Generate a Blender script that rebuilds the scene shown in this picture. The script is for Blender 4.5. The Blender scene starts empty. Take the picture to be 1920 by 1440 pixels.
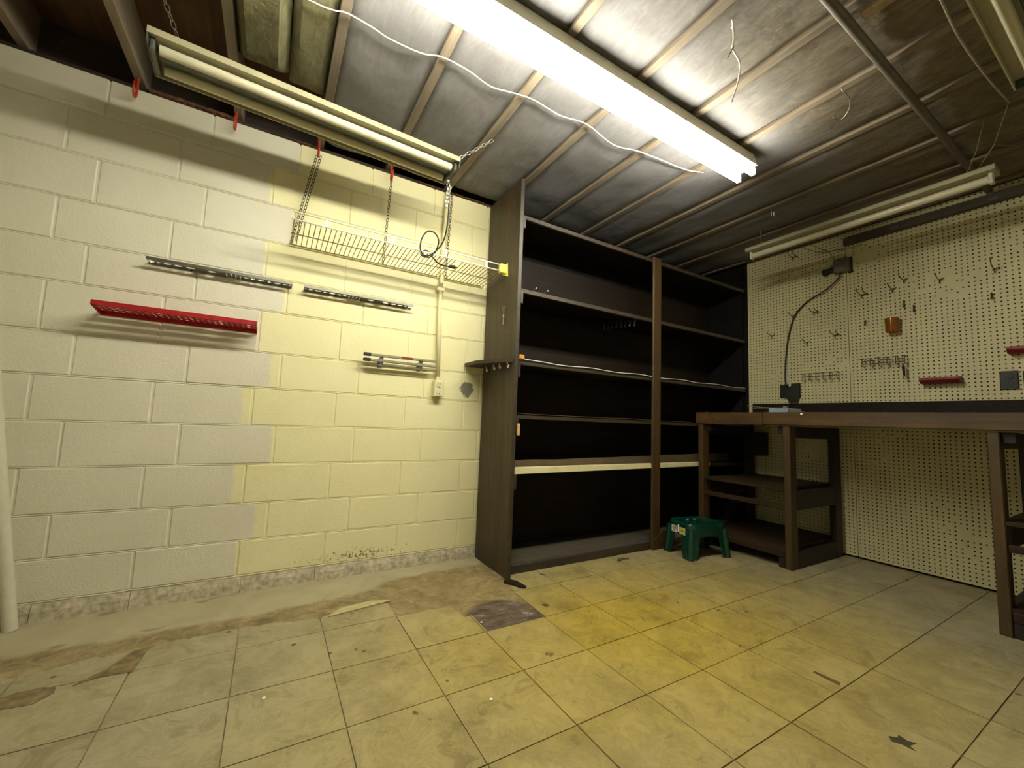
import bpy, math, random
from mathutils import Vector, Matrix, Euler, noise
random.seed(7)
PI = math.pi
SC = bpy.context.scene
COL = SC.collection

# ------------------------------------------------------------------ camera, world, exposure
cam_d = bpy.data.cameras.new('camera'); cam = bpy.data.objects.new('camera', cam_d); COL.objects.link(cam)
cam_d.sensor_width = 36.0; cam_d.lens = 765.04 / 1920 * 36.0; cam_d.clip_start = 0.02
def cam_matrix(rx, ry, rz):
    cx, sx, cy, sy, cz, sz = math.cos(rx), math.sin(rx), math.cos(ry), math.sin(ry), math.cos(rz), math.sin(rz)
    R = Matrix(((cz, -sz, 0), (sz, cz, 0), (0, 0, 1))) @ Matrix(((1, 0, 0), (0, cx, -sx), (0, sx, cx))) @ Matrix(((cy, 0, sy), (0, 1, 0), (-sy, 0, cy)))
    r, f, u = R.col[0], R.col[1], R.col[2]
    return Matrix(((r[0], u[0], -f[0]), (r[1], u[1], -f[1]), (r[2], u[2], -f[2]))).to_4x4()
cam.matrix_world = Matrix.Translation((0.8991, -2.5704, 0.916)) @ cam_matrix(0.0907, -0.0385, -0.5312)
SC.camera = cam
w = bpy.data.worlds.new('world'); SC.world = w; w.use_nodes = True
w.node_tree.nodes['Background'].inputs[0].default_value = (0.8, 0.85, 1, 1)
w.node_tree.nodes['Background'].inputs[1].default_value = 0.02
SC.view_settings.view_transform = 'Standard'; SC.view_settings.look = 'None'
SC.view_settings.gamma = 1.0; SC.view_settings.use_curve_mapping = False
SC.view_settings.exposure = 0.0
LAMP = 82.0                       # radiance of the two lit fluorescent tubes
LAMP_COL = (1.0, 0.985, 0.87)

# ------------------------------------------------------------------ materials
def lin(h):
    h = h.lstrip('#')
    c = [int(h[i:i+2], 16) / 255 for i in (0, 2, 4)]
    return tuple(x / 12.92 if x <= 0.04045 else ((x + 0.055) / 1.055) ** 2.4 for x in c) + (1,)
class NT:
    def __init__(s, name):
        s.m = bpy.data.materials.new(name); s.m.use_nodes = True
        s.t = s.m.node_tree; s.b = s.t.nodes['Principled BSDF']
    def n(s, typ, **kw):
        nd = s.t.nodes.new(typ)
        for k, v in kw.items():
            if k.startswith('i_'): nd.inputs[k[2:].replace('_', ' ')].default_value = v
            else: setattr(nd, k, v)
        return nd
    def l(s, a, b): s.t.links.new(a, b)
    def pos(s): return s.n('ShaderNodeNewGeometry').outputs['Position']
    def obj(s): return s.n('ShaderNodeTexCoord').outputs['Object']
    def mapped(s, src, scale=(1, 1, 1), loc=(0, 0, 0)):
        mp = s.n('ShaderNodeMapping'); mp.inputs['Scale'].default_value = scale; mp.inputs['Location'].default_value = loc
        s.l(src, mp.inputs['Vector']); return mp.outputs[0]
    def noise(s, vec, scale, detail=4, rough=.6, dist=0, out='Fac'):
        nd = s.n('ShaderNodeTexNoise'); nd.inputs['Scale'].default_value = scale; nd.inputs['Detail'].default_value = detail
        nd.inputs['Roughness'].default_value = rough; nd.inputs['Distortion'].default_value = dist
        s.l(vec, nd.inputs['Vector']); return nd.outputs[out]
    def ramp(s, fac, stops, const=False):
        r = s.n('ShaderNodeValToRGB'); e = r.color_ramp.elements
        if const: r.color_ramp.interpolation = 'CONSTANT'
        while len(e) < len(stops): e.new(0.5)
        for k, (p, c) in enumerate(stops):
            e[k].position = p; e[k].color = c if len(c) == 4 else (*c, 1)
        s.l(fac, r.inputs[0]); return r.outputs[0]
    def mix(s, fac, a, b, mode='MIX'):
        m = s.n('ShaderNodeMix', data_type='RGBA', blend_type=mode)
        for sock, v in ((m.inputs[0], fac), (m.inputs[6], a), (m.inputs[7], b)):
            if isinstance(v, (int, float)): sock.default_value = v
            elif isinstance(v, tuple): sock.default_value = v
            else: s.l(v, sock)
        return m.outputs[2]
    def math(s, op, a, b=None, c=None):
        m = s.n('ShaderNodeMath', operation=op)
        for k, v in enumerate((a, b, c)):
            if v is None: continue
            if isinstance(v, (int, float)): m.inputs[k].default_value = v
            else: s.l(v, m.inputs[k])
        return m.outputs[0]
    def sep(s, v):
        x = s.n('ShaderNodeSeparateXYZ'); s.l(v, x.inputs[0]); return x.outputs
    def bump(s, h, strength, dist=.01):
        b = s.n('ShaderNodeBump'); b.inputs['Strength'].default_value = strength; b.inputs['Distance'].default_value = dist
        s.l(h, b.inputs['Height']); s.l(b.outputs[0], s.b.inputs['Normal'])
    def done(s, col=None, rough=.6, metal=0, spec=None):
        if col is not None:
            if isinstance(col, tuple): s.b.inputs['Base Color'].default_value = col
            else: s.l(col, s.b.inputs['Base Color'])
        if isinstance(rough, (int, float)): s.b.inputs['Roughness'].default_value = rough
        else: s.l(rough, s.b.inputs['Roughness'])
        s.b.inputs['Metallic'].default_value = metal
        if spec is not None: s.b.inputs['Specular IOR Level'].default_value = spec
        return s.m
W4 = (1, 1, 1, 1); K4 = (0, 0, 0, 1)
def simple(name, c, rough=.5, metal=0, var=.12, scale=30, bump=0, spec=None):
    t = NT(name); o = t.obj(); f = t.noise(o, scale, 3)
    c = lin(c) if isinstance(c, str) else c
    dk = tuple(x * (1 - 2 * var) for x in c[:3]) + (1,); lt = tuple(min(1, x * (1 + var)) for x in c[:3]) + (1,)
    col = t.ramp(f, [(.3, dk), (.7, lt)])
    if bump: t.bump(f, bump, .004)
    return t.done(col, rough, metal, spec)
def wood(name, dark, light, axis='z', rough=.55, scale=3.0, grime=None, spec=.5):
    t = NT(name); p = t.pos()
    st = {'x': (.6, 9, 9), 'y': (9, .6, 9), 'z': (9, 9, .6)}[axis]
    g = t.noise(t.mapped(p, st), scale, 6, .65, .6)
    col = t.ramp(g, [(.3, lin(dark)), (.55, tuple((a + b) / 2 for a, b in zip(lin(dark), lin(light)))), (.75, lin(light))])
    big = t.noise(p, 2.2, 3)
    col = t.mix(t.math('MULTIPLY', t.ramp(big, [(.35, W4), (.65, K4)]), .45), col, tuple(x * .55 for x in lin(dark)[:3]) + (1,))
    if grime:
        sp = t.noise(p, 26, 5, .75)
        col = t.mix(t.math('MULTIPLY', t.ramp(sp, [(.62, K4), (.72, W4)]), .5), col, lin(grime))
    t.bump(g, .25, .003)
    return t.done(col, rough, 0, spec)
def block_paint():
    t = NT('painted_block'); p = t.pos(); x, y, z = t.sep(p)
    # the white over-painting stops along a ragged edge that jumps from course to course
    lev = [2.60, 2.284, 2.066, 1.852, 1.65, 1.462, 1.234, 1.041, .84, .638, .436, .249, 0]
    bx = [.932, .80, .921, .809, .915, .817, .885, .770, .915, .762, .875, .808]
    fac = t.math('DIVIDE', z, 2.6)
    st = [(0.0, (bx[11],) * 3)] + [(lev[i + 1] / 2.6, (bx[i],) * 3) for i in range(10, -1, -1)]
    edge = t.ramp(fac, st, True)
    wob = t.noise(p, 14, 4)
    e2 = t.math('ADD', edge, t.math('MULTIPLY', t.math('SUBTRACT', wob, .5), .06))
    m = t.math('MULTIPLY', t.math('SUBTRACT', x, e2), 45)
    m = t.n('ShaderNodeClamp').outputs[0] if False else t.math('MINIMUM', t.math('MAXIMUM', t.math('ADD', m, .5), 0), 1)
    big = t.noise(p, 1.7, 3)
    white = t.ramp(big, [(.3, lin('#d3cdb2')), (.7, lin('#ddd7bf'))])
    yell = t.ramp(big, [(.3, lin('#e2d9a4')), (.7, lin('#e9e1b0'))])
    col = t.mix(m, white, yell)
    # scuffs
    sp = t.noise(t.mapped(p, (1.0, 1, 1.6)), 34, 6, .8)
    patch = t.noise(p, 3.2, 2)
    sm = t.math('MULTIPLY', t.ramp(sp, [(.66, K4), (.73, W4)]), t.ramp(patch, [(.5, K4), (.66, W4)]))
    col = t.mix(t.math('MULTIPLY', sm, .6), col, lin('#6b6038'))
    # damp mould along the foot of the wall towards the shelves
    mz = t.math('SUBTRACT', 1.0, t.math('MULTIPLY', t.math('ABSOLUTE', t.math('SUBTRACT', z, .105)), 13))
    mx = t.math('SUBTRACT', 1.0, t.math('MULTIPLY', t.math('ABSOLUTE', t.math('SUBTRACT', x, 1.42)), 1.6))
    mm = t.math('MULTIPLY', t.math('MAXIMUM', mz, 0), t.math('MAXIMUM', mx, 0))
    sp2 = t.noise(p, 60, 5, .8)
    ms = t.ramp(t.math('ADD', sp2, t.math('MULTIPLY', mm, .22)), [(.69, K4), (.73, W4)])
    col = t.mix(t.math('MULTIPLY', ms, .85), col, lin('#2a2512'))
    # flaked grey patch beside the shelving
    d = t.n('ShaderNodeVectorMath', operation='DISTANCE'); t.l(p, d.inputs[0]); d.inputs[1].default_value = (2.05, 0, 1.118)
    dd = t.math('ADD', d.outputs['Value'], t.math('MULTIPLY', t.math('SUBTRACT', t.noise(p, 28, 4), .5), .07))
    col = t.mix(t.ramp(dd, [(.045, W4), (.052, K4)]), col, lin('#7d7968'))
    rg = t.noise(p, 95, 4, .65); fine = t.noise(p, 22, 3)
    t.bump(t.math('ADD', t.math('MULTIPLY', rg, .7), t.math('MULTIPLY', fine, .6)), .5, .005)
    return t.done(col, .62, 0, .35)
def tile_mat():
    t = NT('vinyl_tile'); p = t.pos(); x, y, z = t.sep(p)
    rnd = t.n('ShaderNodeObjectInfo').outputs['Random']
    off = t.n('ShaderNodeCombineXYZ'); t.l(t.math('MULTIPLY', rnd, 40), off.inputs[2])
    va = t.n('ShaderNodeVectorMath', operation='ADD'); t.l(p, va.inputs[0]); t.l(off.outputs[0], va.inputs[1]); q = va.outputs[0]
    v = t.noise(q, 7.5, 7, .72, .9)
    # cream tiles, yellower towards the middle of the room
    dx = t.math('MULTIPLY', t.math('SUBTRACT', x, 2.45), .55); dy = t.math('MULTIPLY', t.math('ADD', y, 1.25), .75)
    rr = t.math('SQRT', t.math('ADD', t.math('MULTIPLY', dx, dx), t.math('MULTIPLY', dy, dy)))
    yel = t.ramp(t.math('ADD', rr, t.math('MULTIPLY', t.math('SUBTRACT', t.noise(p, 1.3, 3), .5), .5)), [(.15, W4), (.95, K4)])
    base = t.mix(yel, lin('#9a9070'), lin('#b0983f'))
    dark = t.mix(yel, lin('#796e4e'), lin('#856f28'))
    vein = t.ramp(v, [(.38, W4), (.46, K4), (.5, (.55, .55, .55, 1)), (.56, K4)])
    col = t.mix(t.math('MULTIPLY', vein, .8), base, dark)
    col = t.mix(t.math('MULTIPLY', rnd, .15), col, lin('#b5a878'))
    spot = t.ramp(t.noise(p, 9, 2, .5, .3), [(.72, K4), (.745, W4)])
    col = t.mix(t.math('MULTIPLY', spot, .75), col, lin('#3c3010'))
    vo = t.n('ShaderNodeTexVoronoi'); vo.inputs['Scale'].default_value = 8.5; t.l(p, vo.inputs['Vector'])
    cs = t.sep(vo.outputs['Color'])
    rad = t.math('MULTIPLY', t.math('MAXIMUM', t.math('SUBTRACT', cs[0], .55), 0), .22)
    dots = t.math('LESS_THAN', t.math('ADD', vo.outputs['Distance'], t.math('MULTIPLY', t.noise(p, 60, 2), .03)), t.math('ADD', rad, .008))
    col = t.mix(t.math('MULTIPLY', dots, .8), col, lin('#33290f'))
    dirt = t.ramp(t.noise(p, 4.3, 6, .75), [(.47, K4), (.72, W4)])
    col = t.mix(t.math('MULTIPLY', dirt, .5), col, lin('#544a24'))
    fr = t.math('FRACT', t.math('ADD', t.math('DIVIDE', t.math('SUBTRACT', x, 1.166), .3075), 20.5))
    hl = t.math('LESS_THAN', t.math('ABSOLUTE', t.math('SUBTRACT', fr, .0)), .006)
    col = t.mix(t.math('MULTIPLY', hl, .14), col, lin('#6a5d30'))
    t.bump(t.noise(q, 7, 4), .12, .004)
    return t.done(col, t.ramp(t.noise(p, 6, 4), [(.3, (.33,) * 3), (.7, (.52,) * 3)]), 0, .45)
def slab_mat():
    t = NT('stained_concrete'); p = t.pos(); x, y, z = t.sep(p)
    n1 = t.noise(p, 5, 5, .65, .5)
    paint = t.ramp(n1, [(.3, lin('#9a9070')), (.7, lin('#aaa07e'))])
    glue = t.ramp(t.noise(p, 13, 6, .75, .7), [(.3, lin('#5a4a2c')), (.5, lin('#85744e')), (.72, lin('#a8986e'))])
    # paint reaches about 0.3 m out from the wall, old tile glue beyond
    wob = t.math('MULTIPLY', t.math('SUBTRACT', t.noise(p, 3.1, 4, .65), .5), .22)
    sh = t.math('MULTIPLY', t.math('MINIMUM', t.math('MAXIMUM', t.math('SUBTRACT', x, 1.25), 0), .5), .34)
    m = t.ramp(t.math('ADD', t.math('SUBTRACT', t.math('ADD', y, wob), sh), 1.0), [(.66, W4), (.70, K4)])
    col = t.mix(m, paint, glue)
    brown = t.math('SUBTRACT', 1.0, t.math('MULTIPLY', t.math('ABSOLUTE', t.math('SUBTRACT', x, 1.85)), 1.7))
    col = t.mix(t.math('MULTIPLY', t.math('MAXIMUM', brown, 0), t.math('MULTIPLY', m, .35)), col, lin('#7d6a38'))
    dv = t.n('ShaderNodeVectorMath', operation='DISTANCE'); t.l(p, dv.inputs[0]); dv.inputs[1].default_value = (1.93, -.84, 0)
    mast = t.ramp(t.noise(t.mapped(p, (1, 2.5, 1)), 11, 5, .7, .4), [(.35, lin('#3a2e22')), (.6, lin('#6a5a48')), (.72, lin('#b5ab95'))])
    col = t.mix(t.ramp(dv.outputs['Value'], [(.17, W4), (.2, K4)]), col, mast)
    st = t.ramp(t.noise(t.mapped(p, (1, 2.2, 1)), 4.0, 2, .5), [(.66, K4), (.7, W4)])
    col = t.mix(t.math('MULTIPLY', st, .5), col, lin('#4f472f'))
    wl = t.ramp(t.math('ADD', y, t.math('MULTIPLY', t.noise(p, 12, 3), .02)), [(-.03 + .0, K4), (.0, W4)]) if False else None
    t.bump(t.noise(p, 30, 5, .7), .5, .006)
    return t.done(col, .7)
def batt_mat(name, a, b, c, rough=.6, spec=.4, fib=True):
    t = NT(name); p = t.pos()
    f = t.noise(t.mapped(p, (3.0, 1.0, 1)), 9, 6, .75, 1.0)
    col = t.ramp(f, [(.3, lin(a)), (.55, lin(b)), (.75, lin(c))])
    t.bump(t.noise(p, 24 if fib else 8, 5, .7), .7 if fib else .35, .01)
    return t.done(col, rough, 0, spec)

M = {}
M['block'] = block_paint(); M['tile'] = tile_mat(); M['slab'] = slab_mat()
M['footing'] = simple('crumbling_footing', '#b9ae90', .8, var=.22, scale=40, bump=.7)
M['plain_wall'] = simple('plain_painted_wall', '#e6e1d0', .7, var=.06, scale=6)
M['panel'] = wood('stained_panel', '#2c2316', '#58482f', 'z', .5, 3.2, '#7c6c4c', .4)
M['dark'] = wood('dark_stained_board', '#1a130c', '#2c2014', 'x', .65, 3, None, .2)
M['back'] = wood('dark_backing', '#141211', '#211e1a', 'x', .8, 3, None, .1)
M['edge'] = wood('shelf_edge', '#2c2419', '#4c3f2c', 'x', .5, 4, '#6e5f45')
M['post'] = wood('stained_post', '#33240c', '#5c4420', 'z', .5, 4, '#7a6036')
M['bench'] = wood('bench_timber', '#38260e', '#63471e', 'y', .5, 3, '#7d5f30')
M['benchs'] = wood('bench_shelf_board', '#231809', '#3f2d14', 'y', .6, 3, '#574427', .3)
M['benchd'] = wood('bench_timber_dark', '#170d06', '#281808', 'z', .55, 3)
M['dusty'] = wood('dusty_board', '#3b3427', '#5d5442', 'x', .75, 4, '#857a60')
M['joist'] = wood('joist_timber', '#756856', '#958671', 'y', .8, 3, None, .2)
M['subfloor'] = wood('subfloor_boards', '#3a2611', '#6a4822', 'y', .8, 2)
M['rim'] = wood('sill_timber', '#241b12', '#453322', 'x', .85, 5, '#7d6a48')
def batt_two():
    t = NT('faced_insulation'); p = t.pos(); x, y, z = t.sep(p)
    f = t.noise(t.mapped(p, (3.0, 1.0, 1)), 9, 6, .75, 1.0)
    a = t.ramp(f, [(.3, lin('#6a6763')), (.55, lin('#757270')), (.75, lin('#807d7a'))])
    b = t.ramp(f, [(.3, lin('#564d3e')), (.5, lin('#6c6150')), (.7, lin('#837762'))])
    k = t.math('ADD', t.math('MULTIPLY', t.math('ADD', y, 1.38), -2.6), t.math('MULTIPLY', t.math('SUBTRACT', t.noise(p, 2.5, 3), .5), 1.2))
    k = t.math('MINIMUM', t.math('MAXIMUM', k, 0), 1)
    k = t.math('MULTIPLY', k, t.math('MINIMUM', t.math('MAXIMUM', t.math('SUBTRACT', x, 1.7), 0), 1))
    t.bump(t.math('ADD', t.noise(p, 8, 4), t.math('MULTIPLY', t.noise(p, 30, 5, .7), t.math('MULTIPLY', k, .8))), .5, .01)
    return t.done(t.mix(k, a, b), .7, 0, .25)
M['batt'] = batt_two()
M['kraft'] = batt_mat('brown_faced_insulation', '#51493c', '#665c4c', '#796e5b', .85, .15)
M['roll'] = batt_mat('loose_insulation', '#5c583f', '#767152', '#8c8664', .9, .2)
M['white'] = simple('white_enamel', '#cfcab0', .4, var=.04)
M['cream'] = simple('cream_enamel', '#aaa382', .38, var=.06, scale=8)
M['greyend'] = simple('grey_steel', '#5d5e54', .45, .3)
M['tube'] = simple('unlit_tube_glass', '#c9c2a4', .2, var=.03, scale=5)
M['vinyl'] = simple('white_vinyl_wire', '#f6f2e2', .4, var=.03)
M['wireshade'] = simple('shaded_wire', '#8f8350', .45, .2)  # white wires seen from below, their shade put into a brown colour
M['chrome'] = simple('chrome', '#a9a79b', .28, 1.0, var=.1)
M['zinc'] = simple('zinc_chain', '#b9b6aa', .35, .9)
M['blackchain'] = simple('dark_chain', '#3b3522', .5, .6)
M['red'] = simple('red_enamel', '#a31318', .38, var=.1)
M['redvinyl'] = simple('red_vinyl', '#b5381c', .45)
M['redbin'] = simple('dull_red_plastic', '#7c2018', .5)
M['black'] = simple('black_plastic', '#16150f', .5)
M['blackrubber'] = simple('black_rubber', '#15130e', .55)
M['grey'] = simple('grey_box_enamel', '#6d685b', .45, .3)
M['greybar'] = simple('brushed_grey', '#98937d', .4, .3)
M['orange'] = simple('orange_wood', '#c98a2c', .6)
M['pine'] = simple('pale_pine', '#d9b56c', .6)
M['ylw'] = simple('yellowed_plastic', '#e6dc6a', .4, var=.05)
M['green'] = simple('green_plastic', '#053626', .22, var=.05, scale=8, spec=.6)
M['liner'] = simple('cream_laminate', '#e2d8a6', .5, var=.06, scale=12)
M['paper'] = simple('brown_paper', '#5e4d2f', .8, var=.15, scale=6)
M['trimwood'] = wood('trim_timber', '#3d3220', '#5e4f36', 'y', .6, 4)
M['scrap'] = simple('brown_insulation_scrap', '#6e4a2e', .95, var=.35, scale=45, bump=.8)
M['blot'] = simple('brown_blot', '#3b3018', .8)
M['glue'] = simple('old_glue', '#7a6844', .85, var=.3, scale=25)
M['cable'] = simple('white_cable', '#e4dfcf', .5, var=.03)
M['cabled'] = simple('dull_wire', '#8c8064', .5)
M['amber'] = None
t = NT('amber_plastic'); t.b.inputs['Transmission Weight'].default_value = .55; M['amber'] = t.done(lin('#b8741a'), .15)
M['peg'] = simple('pegboard_face', '#d2c898', .55, var=.05, scale=4)
M['pegback'] = simple('pegboard_back', '#17130b', .9)
M['bronze'] = simple('bronze_wire', '#5d4a22', .4, .6)
M['blue'] = simple('pale_blue_box', '#9fb2bd', .5)
M['sticker'] = simple('label_paper', '#d4d2be', .6, var=.2, scale=60)
M['stickery'] = simple('label_paper_yellow', '#cfc06a', .6, var=.2, scale=60)
M['ivory'] = simple('ivory_plastic', '#ddd6a8', .4, var=.03)
M['slot'] = simple('slot_black', '#14110a', .7)
t = NT('lit_tube'); t.b.inputs['Emission Color'].default_value = (*LAMP_COL, 1); t.b.inputs['Emission Strength'].default_value = LAMP
M['lit'] = t.done((.9, .9, .9, 1), .3)

# ------------------------------------------------------------------ mesh helpers
class MB:
    def __init__(s): s.v = []; s.f = []
    def add(s, vs, fs):
        o = len(s.v); s.v += [tuple(v) for v in vs]; s.f += [tuple(i + o for i in f) for f in fs]; return s
    def box(s, x0, x1, y0, y1, z0, z1, b=0.0):
        x0, x1 = sorted((x0, x1)); y0, y1 = sorted((y0, y1)); z0, z1 = sorted((z0, z1))
        if b <= 0:
            vs = [(x, y, z) for x in (x0, x1) for y in (y0, y1) for z in (z0, z1)]
            return s.add(vs, [(0, 1, 3, 2), (4, 6, 7, 5), (0, 4, 5, 1), (2, 3, 7, 6), (0, 2, 6, 4), (1, 5, 7, 3)])
        b = min(b, (x1 - x0) / 2.5, (y1 - y0) / 2.5, (z1 - z0) / 2.5)
        vs = []; ix = {}
        L = ((x0, x1), (y0, y1), (z0, z1))
        for cx in (0, 1):
            for cy in (0, 1):
                for cz in (0, 1):
                    c = [L[0][cx], L[1][cy], L[2][cz]]; sg = [1 - 2 * cx, 1 - 2 * cy, 1 - 2 * cz]
                    for a in range(3):
                        p = [c[k] + (0 if k == a else b * sg[k]) for k in range(3)]
                        ix[(cx, cy, cz, a)] = len(vs); vs.append(p)
        fs = []
        I = lambda c, a: ix[(*c, a)]
        for a in range(3):
            u, v_ = [k for k in range(3) if k != a]
            for side in (0, 1):
                q = []
                for (p, r) in ((0, 0), (1, 0), (1, 1), (0, 1)):
                    c = [0, 0, 0]; c[a] = side; c[u] = p; c[v_] = r; q.append(I(c, a))
                fs.append(tuple(q))
            # edges along axis a : between faces u and v_
            for p in (0, 1):
                for r in (0, 1):
                    c0 = [0, 0, 0]; c1 = [0, 0, 0]; c0[u] = c1[u] = p; c0[v_] = c1[v_] = r; c1[a] = 1
                    fs.append((I(c0, u), I(c1, u), I(c1, v_), I(c0, v_)))
        for cx in (0, 1):
            for cy in (0, 1):
                for cz in (0, 1):
                    fs.append(tuple(I((cx, cy, cz), a) for a in range(3)))
        return s.add(vs, fs)
    def tube(s, pts, r, n=8, cap=True, r2=None):
        pts = [Vector(p) for p in pts]
        if len(pts) < 2: return s
        rings = []; up = None
        for i, p in enumerate(pts):
            d = (pts[min(i + 1, len(pts) - 1)] - pts[max(i - 1, 0)])
            if d.length < 1e-9: d = Vector((0, 0, 1))
            d.normalize()
            if up is None:
                up = d.orthogonal().normalized()
            else:
                up = up - d * up.dot(d)
                up = up.normalized() if up.length > 1e-6 else d.orthogonal().normalized()
            sd = d.cross(up)
            rr = r if r2 is None else r + (r2 - r) * i / (len(pts) - 1)
            rings.append([p + (up * math.cos(2 * PI * k / n) + sd * math.sin(2 * PI * k / n)) * rr for k in range(n)])
        vs = [v for ring in rings for v in ring]; fs = []
        for i in range(len(rings) - 1):
            for k in range(n):
                a = i * n + k; b = i * n + (k + 1) % n
                fs.append((a, b, b + n, a + n))
        if cap:
            fs.append(tuple(range(n))[::-1]); fs.append(tuple((len(rings) - 1) * n + k for k in range(n)))
        return s.add(vs, fs)
    def loop(s, pts, r, n=6):
        pts = [Vector(p) for p in pts]; m = len(pts)
        nrm = (pts[m // 3] - pts[0]).cross(pts[2 * m // 3] - pts[0]).normalized()
        vs = []; fs = []
        for i, p in enumerate(pts):
            d = (pts[(i + 1) % m] - pts[i - 1]).normalized(); sd = d.cross(nrm)
            for k in range(n): vs.append(p + (nrm * math.cos(2 * PI * k / n) + sd * math.sin(2 * PI * k / n)) * r)
        for i in range(m):
            for k in range(n):
                a = i * n + k; b = i * n + (k + 1) % n; c = ((i + 1) % m) * n
                fs.append((a, b, c + (k + 1) % n, c + k))
        return s.add(vs, fs)
    def prism(s, poly, axis, a, b):
        n = len(poly)
        def P(u, v, t):
            return {'x': (t, u, v), 'y': (u, t, v), 'z': (u, v, t)}[axis]
        vs = [P(u, v, a) for u, v in poly] + [P(u, v, b) for u, v in poly]
        fs = [tuple(range(n))[::-1], tuple(range(n, 2 * n))] + [(i, (i + 1) % n, n + (i + 1) % n, n + i) for i in range(n)]
        return s.add(vs, fs)
    def lathe(s, prof, c, axis='z', n=20):
        vs = []; fs = []
        for r, h in prof:
            for k in range(n):
                a = 2 * PI * k / n; u, v = r * math.cos(a), r * math.sin(a)
                vs.append({'z': (c[0] + u, c[1] + v, c[2] + h), 'x': (c[0] + h, c[1] + u, c[2] + v), 'y': (c[0] + u, c[1] + h, c[2] + v)}[axis])
        for i in range(len(prof) - 1):
            for k in range(n):
                a = i * n + k; b = i * n + (k + 1) % n
                fs.append((a, b, b + n, a + n))
        fs.append(tuple(range(n))[::-1]); fs.append(tuple((len(prof) - 1) * n + k for k in range(n)))
        return s.add(vs, fs)
    def cell(s, P, u0, u1, v0, v1, ru, rv, th):
        """rectangular cell of a plate with an eight-sided hole through it; P(u, v, depth) -> point"""
        cu, cv = (u0 + u1) / 2, (v0 + v1) / 2
        out = [(u1, cv), (u1, v1), (cu, v1), (u0, v1), (u0, cv), (u0, v0), (cu, v0), (u1, v0)]
        inn = [(cu + ru * math.cos(k * PI / 4), cv + rv * math.sin(k * PI / 4)) for k in range(8)]
        vs = [P(*q, 0) for q in out] + [P(*q, 0) for q in inn] + [P(*q, th) for q in inn]
        fs = []
        for k in range(8):
            j = (k + 1) % 8
            fs += [(k, j, 8 + j, 8 + k), (8 + k, 8 + j, 16 + j, 16 + k)]
        return s.add(vs, fs)
WPOS = {}
def mk(name, mb, mat, parent=None, origin=None, smooth=False, bevel=0):
    me = bpy.data.meshes.new(name)
    if parent is not None: o0 = Vector(WPOS[parent.name])
    elif origin is not None: o0 = Vector(origin)
    else:
        xs = [v[0] for v in mb.v]; ys = [v[1] for v in mb.v]; zs = [v[2] for v in mb.v]
        o0 = Vector(((min(xs) + max(xs)) / 2, (min(ys) + max(ys)) / 2, min(zs)))
    me.from_pydata([(v[0] - o0.x, v[1] - o0.y, v[2] - o0.z) for v in mb.v], [], mb.f)
    me.update()
    if smooth:
        me.polygons.foreach_set('use_smooth', [True] * len(me.polygons))
    if mat: me.materials.append(mat)
    o = bpy.data.objects.new(name, me); COL.objects.link(o)
    if parent is not None: o.parent = parent
    else: o.location = o0
    WPOS[o.name] = tuple(o0)
    if smooth == 'auto':
        md = o.modifiers.new('es', 'EDGE_SPLIT'); md.split_angle = math.radians(40)
    if bevel:
        md = o.modifiers.new('bv', 'BEVEL'); md.width = bevel; md.segments = 2; md.limit_method = 'ANGLE'
    return o
def tag(o, label, cat, group=None):
    o['label'] = label; o['category'] = cat
    if group: o['group'] = group
    return o
def thing(name, loc, label, cat, group=None):
    e = bpy.data.objects.new(name, None); e.empty_display_size = .05; COL.objects.link(e); e.location = loc
    WPOS[e.name] = tuple(loc)
    return tag(e, label, cat, group)
def struct(name, mb, mat, **k):
    o = mk(name, mb, mat, **k); o['kind'] = 'structure'; return o
def share(src, name, parent, loc, rot=None, mat=None):
    """another part that shares src's mesh data"""
    o = src.copy(); o.name = name; COL.objects.link(o); o.parent = parent; o.location = loc
    if rot: o.rotation_euler = rot
    return o
def smooth_path(pts, n=6):
    pts = [Vector(p) for p in pts]; out = []
    for i in range(len(pts) - 1):
        a = pts[max(i - 1, 0)]; b = pts[i]; c = pts[i + 1]; d = pts[min(i + 2, len(pts) - 1)]
        for k in range(n):
            t = k / n
            out.append(.5 * ((2 * b) + (c - a) * t + (2 * a - 5 * b + 4 * c - d) * t * t + (3 * b - a - 3 * c + d) * t ** 3))
    out.append(pts[-1]); return out
def chain(mb, a, b, L=.026, w=.0075, r=.0019):
    a, b = Vector(a), Vector(b); d = (b - a); n = max(1, int(d.length / (L * .78))); d.normalize()
    u = d.orthogonal().normalized(); v = d.cross(u); st = (b - a).length / n
    for i in range(n):
        c = a + d * st * (i + .5); s = u if i % 2 else v
        pts = []
        for k in range(10):
            t = 2 * PI * k / 10
            pts.append(c + d * math.sin(t) * L / 2 + s * math.cos(t) * w)
        mb.loop(pts, r, 4)
    return mb

# ================================================================== SETTING
XL, XR, YF, ZC = -0.55, 4.75, -4.6, 2.505
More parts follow.
